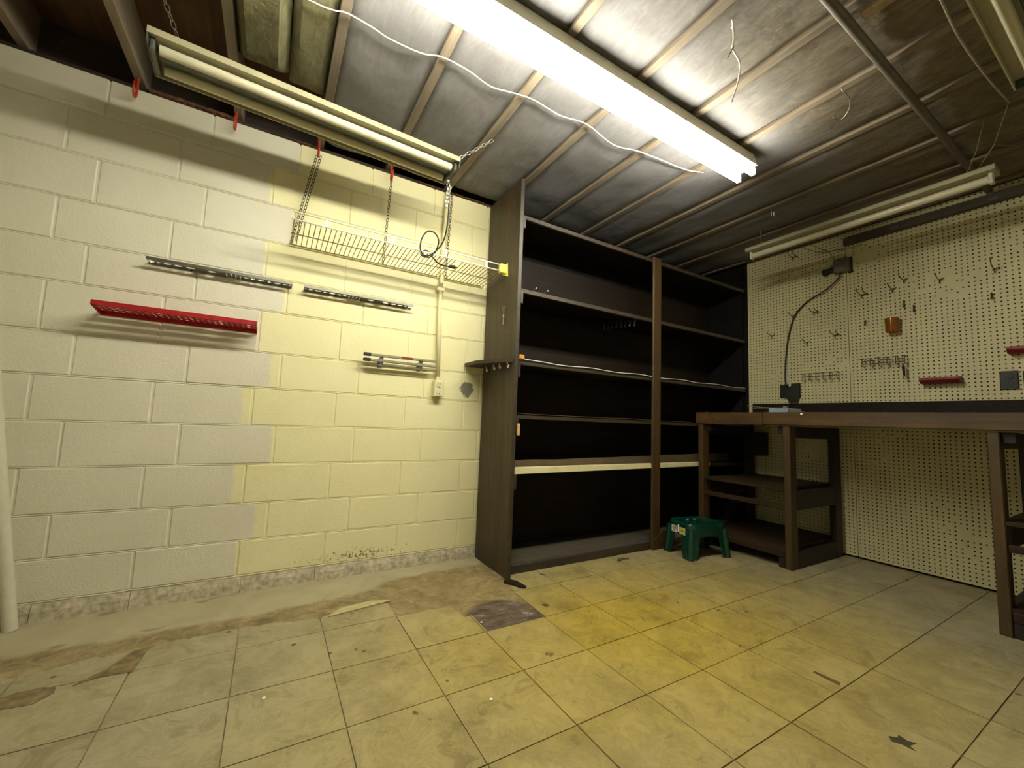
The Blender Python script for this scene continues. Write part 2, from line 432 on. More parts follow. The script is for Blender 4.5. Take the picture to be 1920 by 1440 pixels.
# floor slab and tiles ---------------------------------------------------------------
mb = MB(); mb.box(XL, XR + .12, YF, .12, -.12, -.004)
floor = struct('floor', mb, M['slab'], origin=(0, 0, 0))
edge_pts = [(-1.3, -.50), (.202, -.493), (.274, -.492), (.324, -.49), (.398, -.467), (.534, -.458), (.569, -.484), (.618, -.446), (.77, -.44), (.862, -.441),
            (.959, -.448), (1.166, -.495), (1.265, -.427), (1.384, -.44), (1.475, -.464), (1.478, -.629), (1.739, -.629), (1.752, -.762), (1.790, -.762),
            (1.792, -.923), (2.10, -.92), (2.108, -.623), (2.163, -.47), (2.2, -.40), (4.8, -.40)]
def yb(x):
    for (x0, y0), (x1, y1) in zip(edge_pts, edge_pts[1:]):
        if x0 <= x <= x1:
            y = y0 + (y1 - y0) * (x - x0) / max(1e-6, x1 - x0)
            rag = .014 if x < 1.47 or 2.11 < x < 2.2 else .003
            return y + rag * 2 * noise.noise(Vector((x * 23, 3.1, 0))) + rag * noise.noise(Vector((x * 60, 9, 0)))
    return -.4
TX0, TY0, TP = 1.166, -.618, .3075
for i in range(-8, 12):
    for j in range(-1, 13):
        x0, x1 = TX0 + i * TP + .0019, TX0 + (i + 1) * TP - .0019
        yt, yo = TY0 - j * TP - .0019, TY0 - (j + 1) * TP + .0019
        x1 = min(x1, XR - .005); x0 = max(x0, XL + .003); yo = max(yo, YF + .01)
        if x1 - x0 < .03 or yt - yo < .03: continue
        xs = sorted(set([x0 + (x1 - x0) * k / 24 for k in range(25)] + [p[0] for p in edge_pts if x0 < p[0] < x1] + [p[0] + 2e-4 for p in edge_pts if x0 < p[0] + 2e-4 < x1]))
        top = [(x, min(yt, yb(x))) for x in xs]
        if all(abs(y - yt) < 1e-6 for x, y in top):
            poly = [(x0, yo), (x1, yo), (x1, yt), (x0, yt)]
        else:
            # keep the runs where some tile is left
            runs = []; cur = []
            for x, y in top:
                if y > yo + .012: cur.append((x, y))
                else:
                    if len(cur) > 2: runs.append(cur)
                    cur = []
            if len(cur) > 2: runs.append(cur)
            if not runs: continue
            run = max(runs, key=len)
            slim = [run[0]] + [p for a, p, c in zip(run, run[1:], run[2:]) if abs((c[0] - a[0]) * (p[1] - a[1]) - (p[0] - a[0]) * (c[1] - a[1])) > 2e-6] + [run[-1]]
            poly = [(slim[0][0], yo), (slim[-1][0], yo)] + slim[::-1]
        dz = random.uniform(-.0006, .0006)
        b = MB(); b.prism(poly, 'z', -.0045, dz)
        mk('floor_tile', b, M['tile'], floor)

# block wall ---------------------------------------------------------------------------
lev = [2.465, 2.284, 2.066, 1.852, 1.65, 1.462, 1.234, 1.041, .84, .638, .436, .249, .071]
mb = MB(); mb.box(XL, XR + .1, .0045, .12, 0, 2.46)
wall_back = struct('wall_back', mb, M['block'], origin=(0, 0, 0))
for c in range(12):
    zt, zb = lev[c] - .003, lev[c + 1] + .003
    if c == 0: zt = 2.468
    off = .1168 if (c + 1) % 2 else 0.0
    k = -4
    while True:
        x0 = off + k * .4064; x1 = x0 + .4064; k += 1
        if x0 > 2.25: break
        x0 += .003 + random.uniform(-.002, .002); x1 -= .003
        x0 = max(x0, XL); x1 = min(x1, 2.40)
        if x1 - x0 < .03: continue
        y = random.uniform(-.0012, .0012)
        b = MB(); b.box(x0, x1, y, .03, zb + random.uniform(-.001, .001), zt, .0045)
        mk('concrete_block', b, M['block'], wall_back)
# tooled mortar beads stand in the joints
mb = MB()
for z in lev[1:]:
    mb.tube([(x, .0035 + .002 * noise.noise(Vector((x * 5, z, 0))), z + .002 * noise.noise(Vector((x * 7, z, 4)))) for x in [XL + .06 * q for q in range(int((2.2 - XL) / .06) + 1)]], .0032, 5)
mk('mortar_joint', mb, M['block'], wall_back)
# crumbling footing course
x = XL
while x < 2.15:
    L = random.uniform(.3, .45); x2 = min(2.16, x + L)
    n = max(3, int((x2 - x) / .03)); vs = []; fs = []
    for q in range(n + 1):
        xx = x + (x2 - x) * q / n - (.002 if q == n else 0)
        a = .010 * noise.noise(Vector((xx * 9, 1, 2))); h = .066 + .008 * noise.noise(Vector((xx * 21, 5, 1)))
        vs += [(xx, -.022 + a, -.004), (xx, -.016 + a, h * .55), (xx, -.004 + a * .4, h), (xx, .03, h)]
    for q in range(n):
        for s in range(3): fs.append((q * 4 + s, (q + 1) * 4 + s, (q + 1) * 4 + s + 1, q * 4 + s + 1))
    fs += [(0, 1, 2, 3), tuple(n * 4 + s for s in (3, 2, 1, 0))]
    b = MB(); b.add(vs, fs); mk('footing_piece', b, M['footing'], wall_back); x = x2
# sill plate and rim board above the blocks
mb = MB(); mb.box(XL, XR, .035, .12, 2.46, 2.505); mk('sill_plate', mb, M['rim'], wall_back)
mb = MB(); mb.box(XL, XR, .09, .12, 2.5, 2.75); mk('rim_board', mb, M['rim'], wall_back)
# bits of insulation and mortar crumbs lying along the plate
for (xa, xb, zt, dz) in ((.255, .60, 2.512, .04), (.90, 1.0, 2.50, .03), (1.63, 1.80, 2.50, .028), (1.90, 2.13, 2.50, .03)):
    vs = []; fs = []; n = int((xb - xa) / .012)
    for q in range(n + 1):
        xx = xa + (xb - xa) * q / n; k = noise.noise(Vector((xx * 31, 2, 1))); k2 = noise.noise(Vector((xx * 12, 7, 1)))
        zb = 2.474 + .010 * abs(k)
        vs += [(xx, .032, zt), (xx, .012 + .008 * k2, zt - dz * .3 + .006 * k), (xx, .004 + .006 * k, zb + .006), (xx, .03, zb)]
    for q in range(n):
        for s_ in range(4): fs.append((q * 4 + s_, (q + 1) * 4 + s_, (q + 1) * 4 + (s_ + 1) % 4, q * 4 + (s_ + 1) % 4))
    fs += [(0, 1, 2, 3), tuple(n * 4 + s_ for s_ in (3, 2, 1, 0))]
    b = MB(); b.add(vs, fs); mk('insulation_scrap', b, M['scrap'], wall_back)

# left and front walls (behind the camera)
mb = MB(); mb.box(XL - .1, XL, YF, .1, -.05, 2.75); struct('wall_left', mb, M['plain_wall'])
mb = MB(); mb.box(XL - .1, XR + .1, YF - .1, YF, -.05, 2.75); struct('wall_front', mb, M['plain_wall'])

# right wall with pegboard --------------------------------------------------------------
mb = MB(); mb.box(XR + .028, XR + .12, YF, .12, -.05, 2.75)
wall_right = struct('wall_right', mb, M['pegback'], origin=(XR, 0, 0))
HS = .0262
def peg(y0, y1, z0, z1, seed):
    """pegboard sheet with real holes, some of them painted shut"""
    rnd = random.Random(seed); mb = MB()
    ny = int((y1 - y0) / HS); nz = int((z1 - z0) / HS); my = (y1 - y0 - ny * HS) / 2; mz = (z1 - z0 - nz * HS) / 2
    P = lambda u, v, d: (XR + d, u, v)
    quad = lambda a, b, c, d: mb.add([P(a, c, 0), P(b, c, 0), P(b, d, 0), P(a, d, 0)], [(0, 1, 2, 3)])
    for i in range(ny):
        u0 = y0 + my + i * HS
        for k in range(nz):
            v0 = z0 + mz + k * HS
            q = noise.noise(Vector((u0 * 3.1, v0 * 3.3, seed))) + rnd.uniform(-.25, .25)
            if q > .48: quad(u0, u0 + HS, v0, v0 + HS)
            else: mb.cell(P, u0, u0 + HS, v0, v0 + HS, .0047, .0047, .004)
    if my > 0: quad(y0, y0 + my, z0, z1); quad(y1 - my, y1, z0, z1)
    if mz > 0: quad(y0 + my, y1 - my, z0, z0 + mz); quad(y0 + my, y1 - my, z1 - mz, z1)
    # sheet edges
    for (a, b, c, d) in (((y0, z0), (y1, z0), (y1, z0), (y0, z0)), ((y0, z1), (y1, z1), (y1, z1), (y0, z1)), ((y0, z0), (y0, z1), (y0, z1), (y0, z0)), ((y1, z0), (y1, z1), (y1, z1), (y1, z0))):
        mb.add([P(*a, 0), P(*b, 0), P(*c, .005), P(*d, .005)], [(0, 1, 2, 3)])
    return mk('pegboard_panel', mb, M['peg'], wall_right)
peg(-1.190, -.41, 1.0, 2.52, 1); peg(-2.411, -1.193, 1.0, 2.52, 2); peg(-3.3, -2.414, 1.0, 2.52, 3)
peg(-1.199, -.45, .012, .998, 4); peg(-2.411, -1.202, .012, .998, 5); peg(-3.3, -2.414, .012, .998, 6)
mb = MB(); mb.box(XR, XR + .03, YF, -3.302, 0, 2.6); mk('plain_panel', mb, M['peg'], wall_right)
mb = MB(); mb.box(XR + .004, XR + .03, -.45, .12, 0, 2.6); mk('dark_panel', mb, M['back'], wall_right)
# slotted dark trim strip along the top of the pegboard
mb = MB(); mb.box(4.722, XR - .001, -3.2, -1.185, 2.405, 2.47, .004)
trim = struct('trim_1', mb, M['trimwood'])
for yy in (-1.22, -1.47, -1.95):
    b = MB(); b.box(4.718, 4.7225, yy - .05, yy, 2.425, 2.44, .002); mk('slot_plate', b, M['greyend'], trim)

# ceiling --------------------------------------------------------------------------------
mb = MB(); mb.box(XL, XR + .1, YF, .12, 2.70, 2.75)
ceil = struct('ceiling', mb, M['subfloor'], origin=(0, 0, 2.7))
JX = [.627 + .4055 * k for k in range(-4, 11)]
j0 = None
for x in JX:
    if x < XL + .05 or x > XR - .02: continue
    if j0 is None:
        b = MB(); b.box(x - .019, x + .019, YF, .09, ZC, 2.70, .002); j0 = mk('joist', b, M['joist'], ceil); jx0 = x
    else: share(j0, 'joist', ceil, (x - jx0, 0, 0))
b = MB(); b.box(2.690, 2.735, -2.60, -2.0, 2.488, 2.506, .002); mk('furring_strip', b, simple('pale_furring', '#a08c6c', .75, var=.2, scale=20), ceil)
def batt(x0, x1, y0, y1, mat, zb, sag, seed, name='insulation_batt', th=.1, nx=10):
    ny = max(4, int((y1 - y0) / .055)); vs = []; fs = []
    for j in range(ny + 1):
        for i in range(nx + 1):
            u = i / nx; x = x0 + (x1 - x0) * u; y = y0 + (y1 - y0) * j / ny
            e = min(1, 5 * min(u, 1 - u)) ; ey = min(1, 6 * min(j / ny, 1 - j / ny) * (y1 - y0) / .4)
            z = zb - sag * e * math.sqrt(max(ey, 0)) - .012 * noise.noise(Vector((x * 4, y * 3, seed))) * e - .005 * noise.noise(Vector((x * 14, y * 9, seed)))
            if e < .02: z = zb + .012
            vs.append((x, y, z))
    for j in range(ny):
        for i in range(nx):
            a = j * (nx + 1) + i; fs.append((a, a + nx + 1, a + nx + 2, a + 1))
    n0 = len(vs); vs += [(x0, y0, zb + th), (x1, y0, zb + th), (x1, y1, zb + th), (x0, y1, zb + th)]
    fs += [(n0, n0 + 1, n0 + 2, n0 + 3)]
    fs.append(tuple([n0 + 1, n0] + list(range(0, nx + 1)))); fs.append(tuple([n0 + 3, n0 + 2] + [ny * (nx + 1) + i for i in range(nx, -1, -1)]))
    fs.append(tuple([n0, n0 + 3] + [j * (nx + 1) for j in range(ny, -1, -1)])); fs.append(tuple([n0 + 2, n0 + 1] + [j * (nx + 1) + nx for j in range(ny + 1)]))
    b = MB(); b.add(vs, fs); return mk(name, b, mat, ceil, smooth='auto')
for k in range(len(JX) - 1):
    a, c = JX[k] + .0195, JX[k + 1] - .0195
    if a < .6: continue                      # the bays at the left end have lost their insulation
    c = min(c, XR)
    if a < .7:
        batt(a, a + .20, -2.2, -.42, M['roll'], 2.535, .05, k, 'insulation_roll', .08)
        batt(a + .205, c, -2.2, -.36, M['roll'], 2.545, .03, k + 40, 'insulation_roll', .08)
        continue
    z0 = 2.514 if a < 2.2 else 2.518
    batt(a, c, YF + .02, .06 if a > 2 else -.02, M['batt'], z0, .008, k)

# ================================================================== LIGHTS
def lampholder(mb, x, y, z, s=1):
    mb.box(x - .008, x + .008, y - .012, y + .012, z - .022, z + .045, .003)
# lit fixture
lx0, lx1, ly, lz = .72, 3.165, -1.293, 2.39
f = thing('strip_light', ((lx0 + lx1) / 2, ly, 2.36), 'long white two-tube strip light, the only lit one on the ceiling', 'light')
b = MB(); b.prism([(ly - .062, 2.425), (ly - .045, 2.50), (ly + .045, 2.50), (ly + .062, 2.425)], 'x', lx0 - .02, lx1 + .02); mk('housing', b, M['white'], f)
for s in (-.042, .042):
    b = MB(); b.tube([(lx0, ly + s, lz), (lx1, ly + s, lz)], .0185, 16); mk('lit_tube', b, M['lit'], f, smooth='auto')
    for xx in (lx0 - .010, lx1 + .010):
        b = MB(); lampholder(b, xx, ly + s, lz); mk('lampholder', b, M['white'], f)
# unlit shop light by the block wall, hung a little askew
def shop_light(name, c, yaw, L, W, label, zc, mt):
    f = thing(name, (c[0], c[1], zc), label, 'light')
    f.rotation_euler = (0, 0, yaw); WPOS[f.name] = (0, 0, 0)
    b = MB()
    b.box(-L / 2, L / 2, -W / 2, W / 2, .028, .033); b.box(-L / 2, L / 2, -W / 2 - .002, -W / 2 + .002, .022, .048); b.box(-L / 2, L / 2, W / 2 - .002, W / 2 + .002, -.010, .034)
    mk('reflector', b, mt, f)
    b = MB(); b.box(-L / 2 + .01, L / 2 - .01, -.045, .045, .033, .085, .004); mk('ballast_housing', b, mt, f)
    b = MB(); b.box(-L / 2 + .02, L / 2 - .02, -.026, .026, .008, .0275, .003); mk('channel_cover', b, M['greyend'], f)
    for s in (-.056, .056):
        b = MB(); b.tube([(-L / 2 + .035, s, .0), (L / 2 - .035, s, .0)], .019, 14); mk('tube', b, M['tube'], f, smooth='auto')
    for s in (-1, 1):
        b = MB(); b.box(s * (L / 2 - .004), s * L / 2, -W / 2, W / 2, -.012, .05); b.box(s * (L / 2 - .022), s * (L / 2 - .006), -.078, .078, -.02, .03, .004); mk('end_plate', b, M['greyend'], f)
    return f
shop_light('shop_light', (1.032, -.523, 2.285), .046, 1.29, .20, 'unlit cream two-tube shop light hung above the block wall', 2.285, M['cream'])
shop_light('shop_light', (2.73, -2.37, 2.33), 0, 1.30, .22, 'unlit cream light fixture cut off by the top right corner of the photo', 2.33, M['white'])
# single tube strip over the bench
f = thing('strip_light', (4.115, -1.44, 2.27), 'unlit single-tube strip light hanging in front of the pegboard', 'light')
y0, y1 = -2.09, -.785
b = MB(); b.prism([(4.055, 2.330), (4.055, 2.352), (4.062, 2.36), (4.168, 2.36), (4.175, 2.352), (4.175, 2.330)], 'y', y0, y1); mk('housing', b, M['cream'], f)
b = MB(); b.tube([(4.112, y0 + .03, 2.300), (4.112, y1 - .03, 2.300)], .0215, 16); mk('tube', b, M['tube'], f, smooth='auto')
for yy in (y0 + .022, y1 - .022):
    b = MB(); b.box(4.092, 4.134, yy - .009, yy + .009, 2.272, 2.331, .004); mk('lampholder', b, M['white'], f)
b = MB(); b.box(4.10, 4.15, y1 - .005, y1 + .03, 2.272, 2.29, .003); mk('end_clip', b, M['black'], f)

# ================================================================== SHELVING UNIT
SX0, SX1, SY, SP = 2.158, 4.735, -.403, -.45
u = thing('shelving_unit', (3.45, -.22, 0), 'tall dark-stained built-in wooden shelving unit in the corner beside the workbench', 'shelves')
b = MB(); b.box(SX0, SX0 + .022, SP, -.025, 0, 2.455); mk('side_panel', b, M['panel'], u)
b = MB(); b.box(SX0 + .021, SX0 + .026, SP - .004, SP + .035, 0, 2.455, .002); b.box(SX0 - .001, SX0 + .026, SP - .004, SP - .0005, 0, 2.455, .003); mk('edge_strip', b, M['edge'], u)
b = MB(); b.box(SX1 - .02, SX1, SY + .03, -.02, 0, 2.455); mk('side_panel', b, M['back'], u)
b = MB(); b.box(SX0 + .022, SX1 - .02, -.03, -.02, 0, 2.128); mk('back_panel', b, M['dark'], u)
b = MB(); b.box(SX0 + .022, SX1 - .02, -.022, -.012, 2.134, 2.455); mk('back_panel', b, M['back'], u)
def shelf(z, th, name='shelf', mat='dark', sagx=0):
    b = MB(); b.box(SX0 + .024, SX1 - .022, SY + .025, -.032, z - th, z); p = mk(name, b, M[mat], u)
    b = MB(); b.box(SX0 + .05, SX1 - .022, SY + .003, SY + .0245, z - th - .006, z + .001, .003); mk('front_edge', b, M['edge'], p)
    return p
shelf(2.252, .022); shelf(1.762, .022); shelf(1.296, .02); shelf(.958, .02); shelf(.622, .022)
b = MB(); b.box(SX0 + .024, SX1 - .022, SY + .012, -.032, .030, .05); mk('bottom_board', b, M['dusty'], u)
b = MB(); b.box(SX0 + .026, SX1 - .022, SY + .002, SY + .02, 0, .052, .003); mk('kickboard', b, M['edge'], u)
b = MB(); b.box(3.426, 3.515, SY - .018, SY + .002, 0, 2.262, .004); mk('post', b, M['post'], u)
b = MB(); b.prism([(3.428, .0), (3.60, .0), (3.60, .12), (3.53, .135), (3.428, .06)], 'y', SY - .024, SY - .0185); mk('foot_block', b, M['post'], u)
for z in (2.225, 1.735, 1.272, .932, .594):
    b = MB(); b.box(SX0 + .0265, SX0 + .048, SP + .005, SP + .045, z - .085, z - .002, .002); b.box(SX0 + .0265, SX0 + .048, SP + .045, SY + .30, z - .085, z - .002, .002); mk('cleat', b, M['edge'], u)
# white cable tacked along the third shelf
pts = [(2.20 + .1 * k, SY - .004, 1.303 + .004 * math.sin(k * 1.3) + (.006 if k == 0 else 0)) for k in range(26)]
b = MB(); b.tube(smooth_path(pts, 3), .0028, 6); tag(mk('cable', b, M['cable'], smooth=True), 'thin white cable tacked along the front edge of a dark shelf', 'cable')
# curling liner on the shelf below
vs = []; fs = []; n = 50
for q in range(n + 1):
    x = 2.20 + (3.92 - 2.20) * q / n; h = .9625 + max(0, .007 * noise.noise(Vector((x * 3, 0, 7))))
    vs += [(x, SY - .002, h + .003), (x, SY - .002, h + .0005), (x, -.05, .9592), (x, -.05, .9617)]
for q in range(n):
    for s in range(4): fs.append((q * 4 + s, (q + 1) * 4 + s, (q + 1) * 4 + (s + 1) % 4, q * 4 + (s + 1) % 4))
fs += [(0, 1, 2, 3), tuple(n * 4 + s for s in (3, 2, 1, 0))]
b = MB(); b.add(vs, fs); tag(mk('shelf_liner', b, M['paper']), 'curling brown paper liner on the dark shelf above the white-edged one', 'liner')
# cream laminate strip and warped brown paper on the shelf under it
b = MB(); b.prism([(2.21, .594), (4.15, .606), (4.15, .632), (2.21, .632)], 'y', -.4075, -.4035); b.prism([(2.21, -.4035), (4.15, -.4035), (4.15, -.34), (3.6, -.35), (2.21, -.36)], 'z', .6285, .632)
tag(mk('laminate_strip', b, M['liner']), 'bright cream laminate strip along the front edge of a low dark shelf', 'strip')
vs = []; fs = []; n = 46
for q in range(n + 1):
    x = 2.20 + 2.45 * q / n; h = .655 + .018 * (x - 2.2) + .014 * noise.noise(Vector((x * 2.3, 0, 3)))
    vs += [(x, -.27, .6235), (x, -.262, h), (x, -.258, h), (x, -.262, .6235)]
for q in range(n):
    for s in range(4): fs.append((q * 4 + s, (q + 1) * 4 + s, (q + 1) * 4 + (s + 1) % 4, q * 4 + (s + 1) % 4))
fs += [(0, 1, 2, 3), tuple(n * 4 + s for s in (3, 2, 1, 0))]
b = MB(); b.add(vs, fs); tag(mk('paper_sheet', b, M['paper']), 'warped brown sheet standing behind the cream strip on the low shelf', 'sheet')
b = MB(); b.box(2.187, 2.222, -.462, -.418, 1.298, 1.326, .004); tag(mk('wood_offcut', b, M['orange']), 'small orange wooden block at the left end of a dark shelf', 'block')
b = MB(); b.box(2.186, 2.203, -.468, -.456, .832, .902, .002); tag(mk('wood_stick', b, M['pine']), 'short pale yellow stick on the shelving front below the orange block', 'stick')
for xx in (2.294, 2.386):
    b = MB(); b.tube([(xx, SY + .004, 1.757), (xx + .003, SY - .045, 1.767)], .0025, 6); b.lathe([(.005, 0), (.005, .002)], (xx + .003, SY - .047, 1.767), 'y', 8)
    tag(mk('nail', b, M['zinc']), 'bright nail sticking out of the upper shelf edge, ' + ('nearer the side panel' if xx < 2.3 else 'farther from the side panel'), 'nail', 'nails in the upper shelf edge')
# hook rail under the second shelf
h = thing('hook_rail', (3.215, -.33, 1.68), 'black rail of eight curved hooks under the upper shelf', 'hooks')
p0, p1 = Vector((3.165, -.13, 1.728)), Vector((3.275, -.385, 1.728)); d = (p1 - p0); dn = d.normalized(); sn = Vector((-dn.y, dn.x, 0))
b = MB(); b.prism([tuple((p + sn * s)[:2]) for p, s in ((p0, -.012), (p1, -.012), (p1, .012), (p0, .012))], 'z', 1.727, 1.7335); mk('rail', b, M['black'], h)
for k in range(8):
    c = p0 + d * (.05 + .9 * k / 7); pts = [c + Vector((0, 0, 0)), c + Vector((0, 0, -.035))]
    for q in range(7):
        a = PI * q / 6; pts.append(c + Vector((0, 0, -.035)) + (-sn) * (.012 * (1 - math.cos(a))) * 1 + Vector((0, 0, -.013 * math.sin(a))))
    b = MB(); b.tube(pts, .0028, 6); mk('hook', b, M['chrome'], h, smooth=True)
# corner shelf on the outer face of the side panel
s = thing('corner_shelf', (2.1, -.2, 1.27), 'small dark shelf board jutting from the shelving side towards the block wall', 'shelf')
b = MB(); b.prism([(2.02, -.012), (2.156, -.012), (2.156, -.432), (2.125, -.432), (2.02, -.19)], 'z', 1.276, 1.298); mk('board', b, M['panel'], s)
for (xx, yy) in ((2.142, -.10), (2.135, -.22), (2.128, -.31), (2.135, -.40)):
    pts = [(xx, yy, 1.278), (xx, yy, 1.266)] + [(xx, yy - .010 + .010 * math.cos(a), 1.256 - .012 * math.sin(a)) for a in [PI * q / 7 for q in range(9)]]
    b = MB(); b.tube(pts, .0028, 6); b.lathe([(.006, 0), (.006, .004)], (xx, yy, 1.272), 'z', 8); mk('cup_hook', b, M['vinyl'], s, smooth=True)
# key on a nail
k = thing('key', (2.15, -.30, 1.53), 'small silver key and ring hanging on the dark shelving side', 'key')
b = MB(); b.loop([(2.150, -.297 + .013 * math.cos(a), 1.645 + .013 * math.sin(a)) for a in [2 * PI * q / 16 for q in range(16)]], .0017, 6); mk('ring', b, M['chrome'], k, smooth=True)
b = MB(); b.loop([(2.150, -.299 + .008 * math.cos(a), 1.620 + .010 * math.sin(a)) for a in [2 * PI * q / 12 for q in range(12)]], .0015, 6); mk('swivel', b, M['chrome'], k, smooth=True)
b = MB(); b.lathe([(.010, -.0015), (.010, .0015)], (2.150, -.300, 1.594), 'x', 14); b.box(2.1485, 2.1515, -.3035, -.2975, 1.535, 1.588); b.box(2.1485, 2.1515, -.311, -.3035, 1.540, 1.546); b.box(2.1485, 2.1515, -.309, -.3035, 1.552, 1.557); mk('blade', b, M['zinc'], k)
b = MB(); b.tube([(2.157, -.297, 1.656), (2.146, -.297, 1.658)], .002, 6); mk('nail', b, M['zinc'], k)

# ================================================================== WIRE SHELF
ws = thing('wire_shelf', (1.53, -.155, 1.86), 'white wire shelf hung on chains from red hooks on the block wall', 'shelf')
wz = 1.862; wx0, wx1, wf = .915, 2.145, -.302
b = MB()
n = 48
for q in range(n + 1):
    x = wx0 + .012 + (wx1 - wx0 - .03) * q / n
    if abs(x - 1.83) < .016: continue
    b.tube([(x, -.012, wz - .001), (x, wf + .006, wz + .020), (x, wf + .001, wz + .0235)], .0024, 5)
mk('cross_wires', b, M['wireshade'], ws)['kind'] = 'stuff'
for (yy, zz, r, xa, xb) in ((-.012, wz - .003, .0034, wx0, 1.79), (-.012, wz - .003, .0034, 1.845, wx1 - .03), (-.155, wz + .0055, .003, wx0 + .004, wx1 - .02), (wf, wz + .022, .0042, wx0, wx1), (wf, wz + .062, .0042, wx0 + .004, wx1)):
    b = MB(); b.tube([(xa, yy, zz), (xb, yy, zz)], r, 8); mk('rail', b, M['vinyl'] if yy < -.2 else M['wireshade'], ws, smooth=True)
for x in (1.075, 1.42, 1.735, 2.01):
    b = MB(); b.box(x - .006, x + .006, wf - .003, wf + .003, wz + .018, wz + .066, .002); mk('lip_brace', b, M['vinyl'], ws)
b = MB(); b.prism([(-.33, wz - .015), (-.322, wz + .075), (-.262, wz + .07), (-.262, wz + .012)], 'x', 2.149, 2.155); b.box(2.105, 2.152, -.318, -.285, wz + .008, wz + .068, .004); mk('end_bracket', b, M['ylw'], ws)
# red hooks on the joist ends
HX = (.223, .621, 1.022, 1.440)
for i, x in enumerate(HX):
    pts = [(x, -.035, 2.52), (x, -.035, 2.445)] + [(x, -.060 + .025 * math.cos(a), 2.425 - .034 * math.sin(a)) for a in [PI * q / 10 for q in range(11)]] + [(x, -.085, 2.45)]
    b = MB(); b.tube(pts, .0052, 8)
    lab = ('red vinyl-coated hook on the joist end, empty, leftmost of the four', 'empty red vinyl-coated hook behind the middle of the shop light', 'red vinyl-coated hook carrying a doubled dark chain', 'red vinyl-coated hook carrying a single dark chain')[i]
    tag(mk('utility_hook', b, M['redvinyl'], smooth=True), lab, 'hook', 'red hooks along the wall top')
b = MB(); chain(b, (1.014, -.060, 2.395), (.924, -.014, wz)); chain(b, (1.034, -.064, 2.395), (.948, -.03, wz + .02))
tag(mk('hanging_chain', b, M['blackchain']), 'doubled dark chain from a red hook to the left end of the wire shelf', 'chain', 'chains holding the wire shelf')
b = MB(); chain(b, (1.440, -.060, 2.395), (1.432, -.014, wz))
tag(mk('hanging_chain', b, M['blackchain']), 'single dark chain from a red hook to the middle of the wire shelf', 'chain', 'chains holding the wire shelf')
b = MB(); chain(b, (1.858, -.030, 2.46), (1.846, -.016, 1.86))
tag(mk('hanging_chain', b, M['blackchain']), 'dark chain running down right beside the conduit to the wire shelf', 'chain', 'chains holding the wire shelf')
# bright chains that carry the shop light
b = MB(); chain(b, (1.672, -.488, 2.36), (1.87, -.60, 2.505), .03, .008)
tag(mk('hanging_chain', b, M['zinc']), 'thin chain from a joist to the right end of the shop light', 'chain')
b = MB(); chain(b, (1.668, -.462, 2.30), (1.668, -.455, 2.105), .03, .008)
tag(mk('hanging_chain', b, M['zinc']), 'loose bright chain end dangling below the right end of the shop light', 'chain')
b = MB(); chain(b, (.47, -.60, 2.37), (.40, -.80, 2.505), .03, .008)
tag(mk('hanging_chain', b, M['zinc']), 'bright chain from the ceiling to the left end of the shop light', 'chain')
# black power cord from the shop light, coiled on the wire shelf
c = thing('power_cord', (1.70, -.30, 1.8), 'black power cord dropping from the shop light and looped on the wire shelf', 'cord')
pts = [(1.675, -.455, 2.31), (1.682, -.44, 2.20), (1.694, -.42, 2.10), (1.694, -.40, 2.0), (1.685, -.36, 1.93), (1.64, -.33, 1.87), (1.60, -.32, 1.855), (1.572, -.32, 1.885), (1.574, -.33, 1.945), (1.602, -.34, 1.992), (1.645, -.34, 1.995), (1.672, -.34, 1.955), (1.668, -.31, 1.90), (1.64, -.29, 1.865), (1.60, -.27, 1.87), (1.60, -.25, 1.90), (1.64, -.24, 1.92), (1.69, -.22, 1.89), (1.735, -.20, 1.872), (1.80, -.2, 1.872)]
b = MB(); b.tube(smooth_path(pts, 6), .0042, 8); mk('flex', b, M['blackrubber'], c, smooth=True)
b = MB(); b.tube([(1.80, -.2, 1.874), (1.835, -.2, 1.876)], .009, 10, True, .012); b.box(1.835, 1.852, -.207, -.205, 1.872, 1.878); b.box(1.835, 1.852, -.195, -.193, 1.872, 1.878); mk('plug', b, M['blackrubber'], c)

# ================================================================== WALL FITTINGS
c = thing('conduit', (1.82, -.02, 1.06), 'cream-painted conduit pipe running down the block wall to a socket box', 'conduit')
b = MB(); b.tube([(1.84, -.03, 2.50), (1.826, -.024, 2.44), (1.818, -.022, 2.15), (1.814, -.022, 1.6), (1.828, -.03, 1.17)], .0125, 12); mk('pipe', b, M['block'], c, smooth=True)
b = MB(); b.box(1.788, 1.84, -.036, -.008, 1.762, 1.785, .003); mk('strap', b, M['block'], c)
b = MB(); b.tube([(1.828, -.03, 1.185), (1.83, -.03, 1.158)], .017, 12); mk('connector', b, M['block'], c)
b = MB(); b.box(1.800, 1.862, -.052, -.002, 1.055, 1.162, .005); bx = mk('socket_box', b, M['ivory'], c)
for zz in (1.132, 1.085):
    b = MB(); b.lathe([(.017, 0), (.017, .004)], (1.831, -.0562, zz), 'y', 16); mk('receptacle', b, M['ivory'], bx)
    b = MB()
    for dx in (-.007, .006): b.box(1.831 + dx - .0012, 1.831 + dx + .0012, -.0575, -.0562, zz + .002, zz + .011)
    b.box(1.829, 1.833, -.0575, -.0562, zz - .011, zz - .006); mk('slots', b, M['slot'], bx)
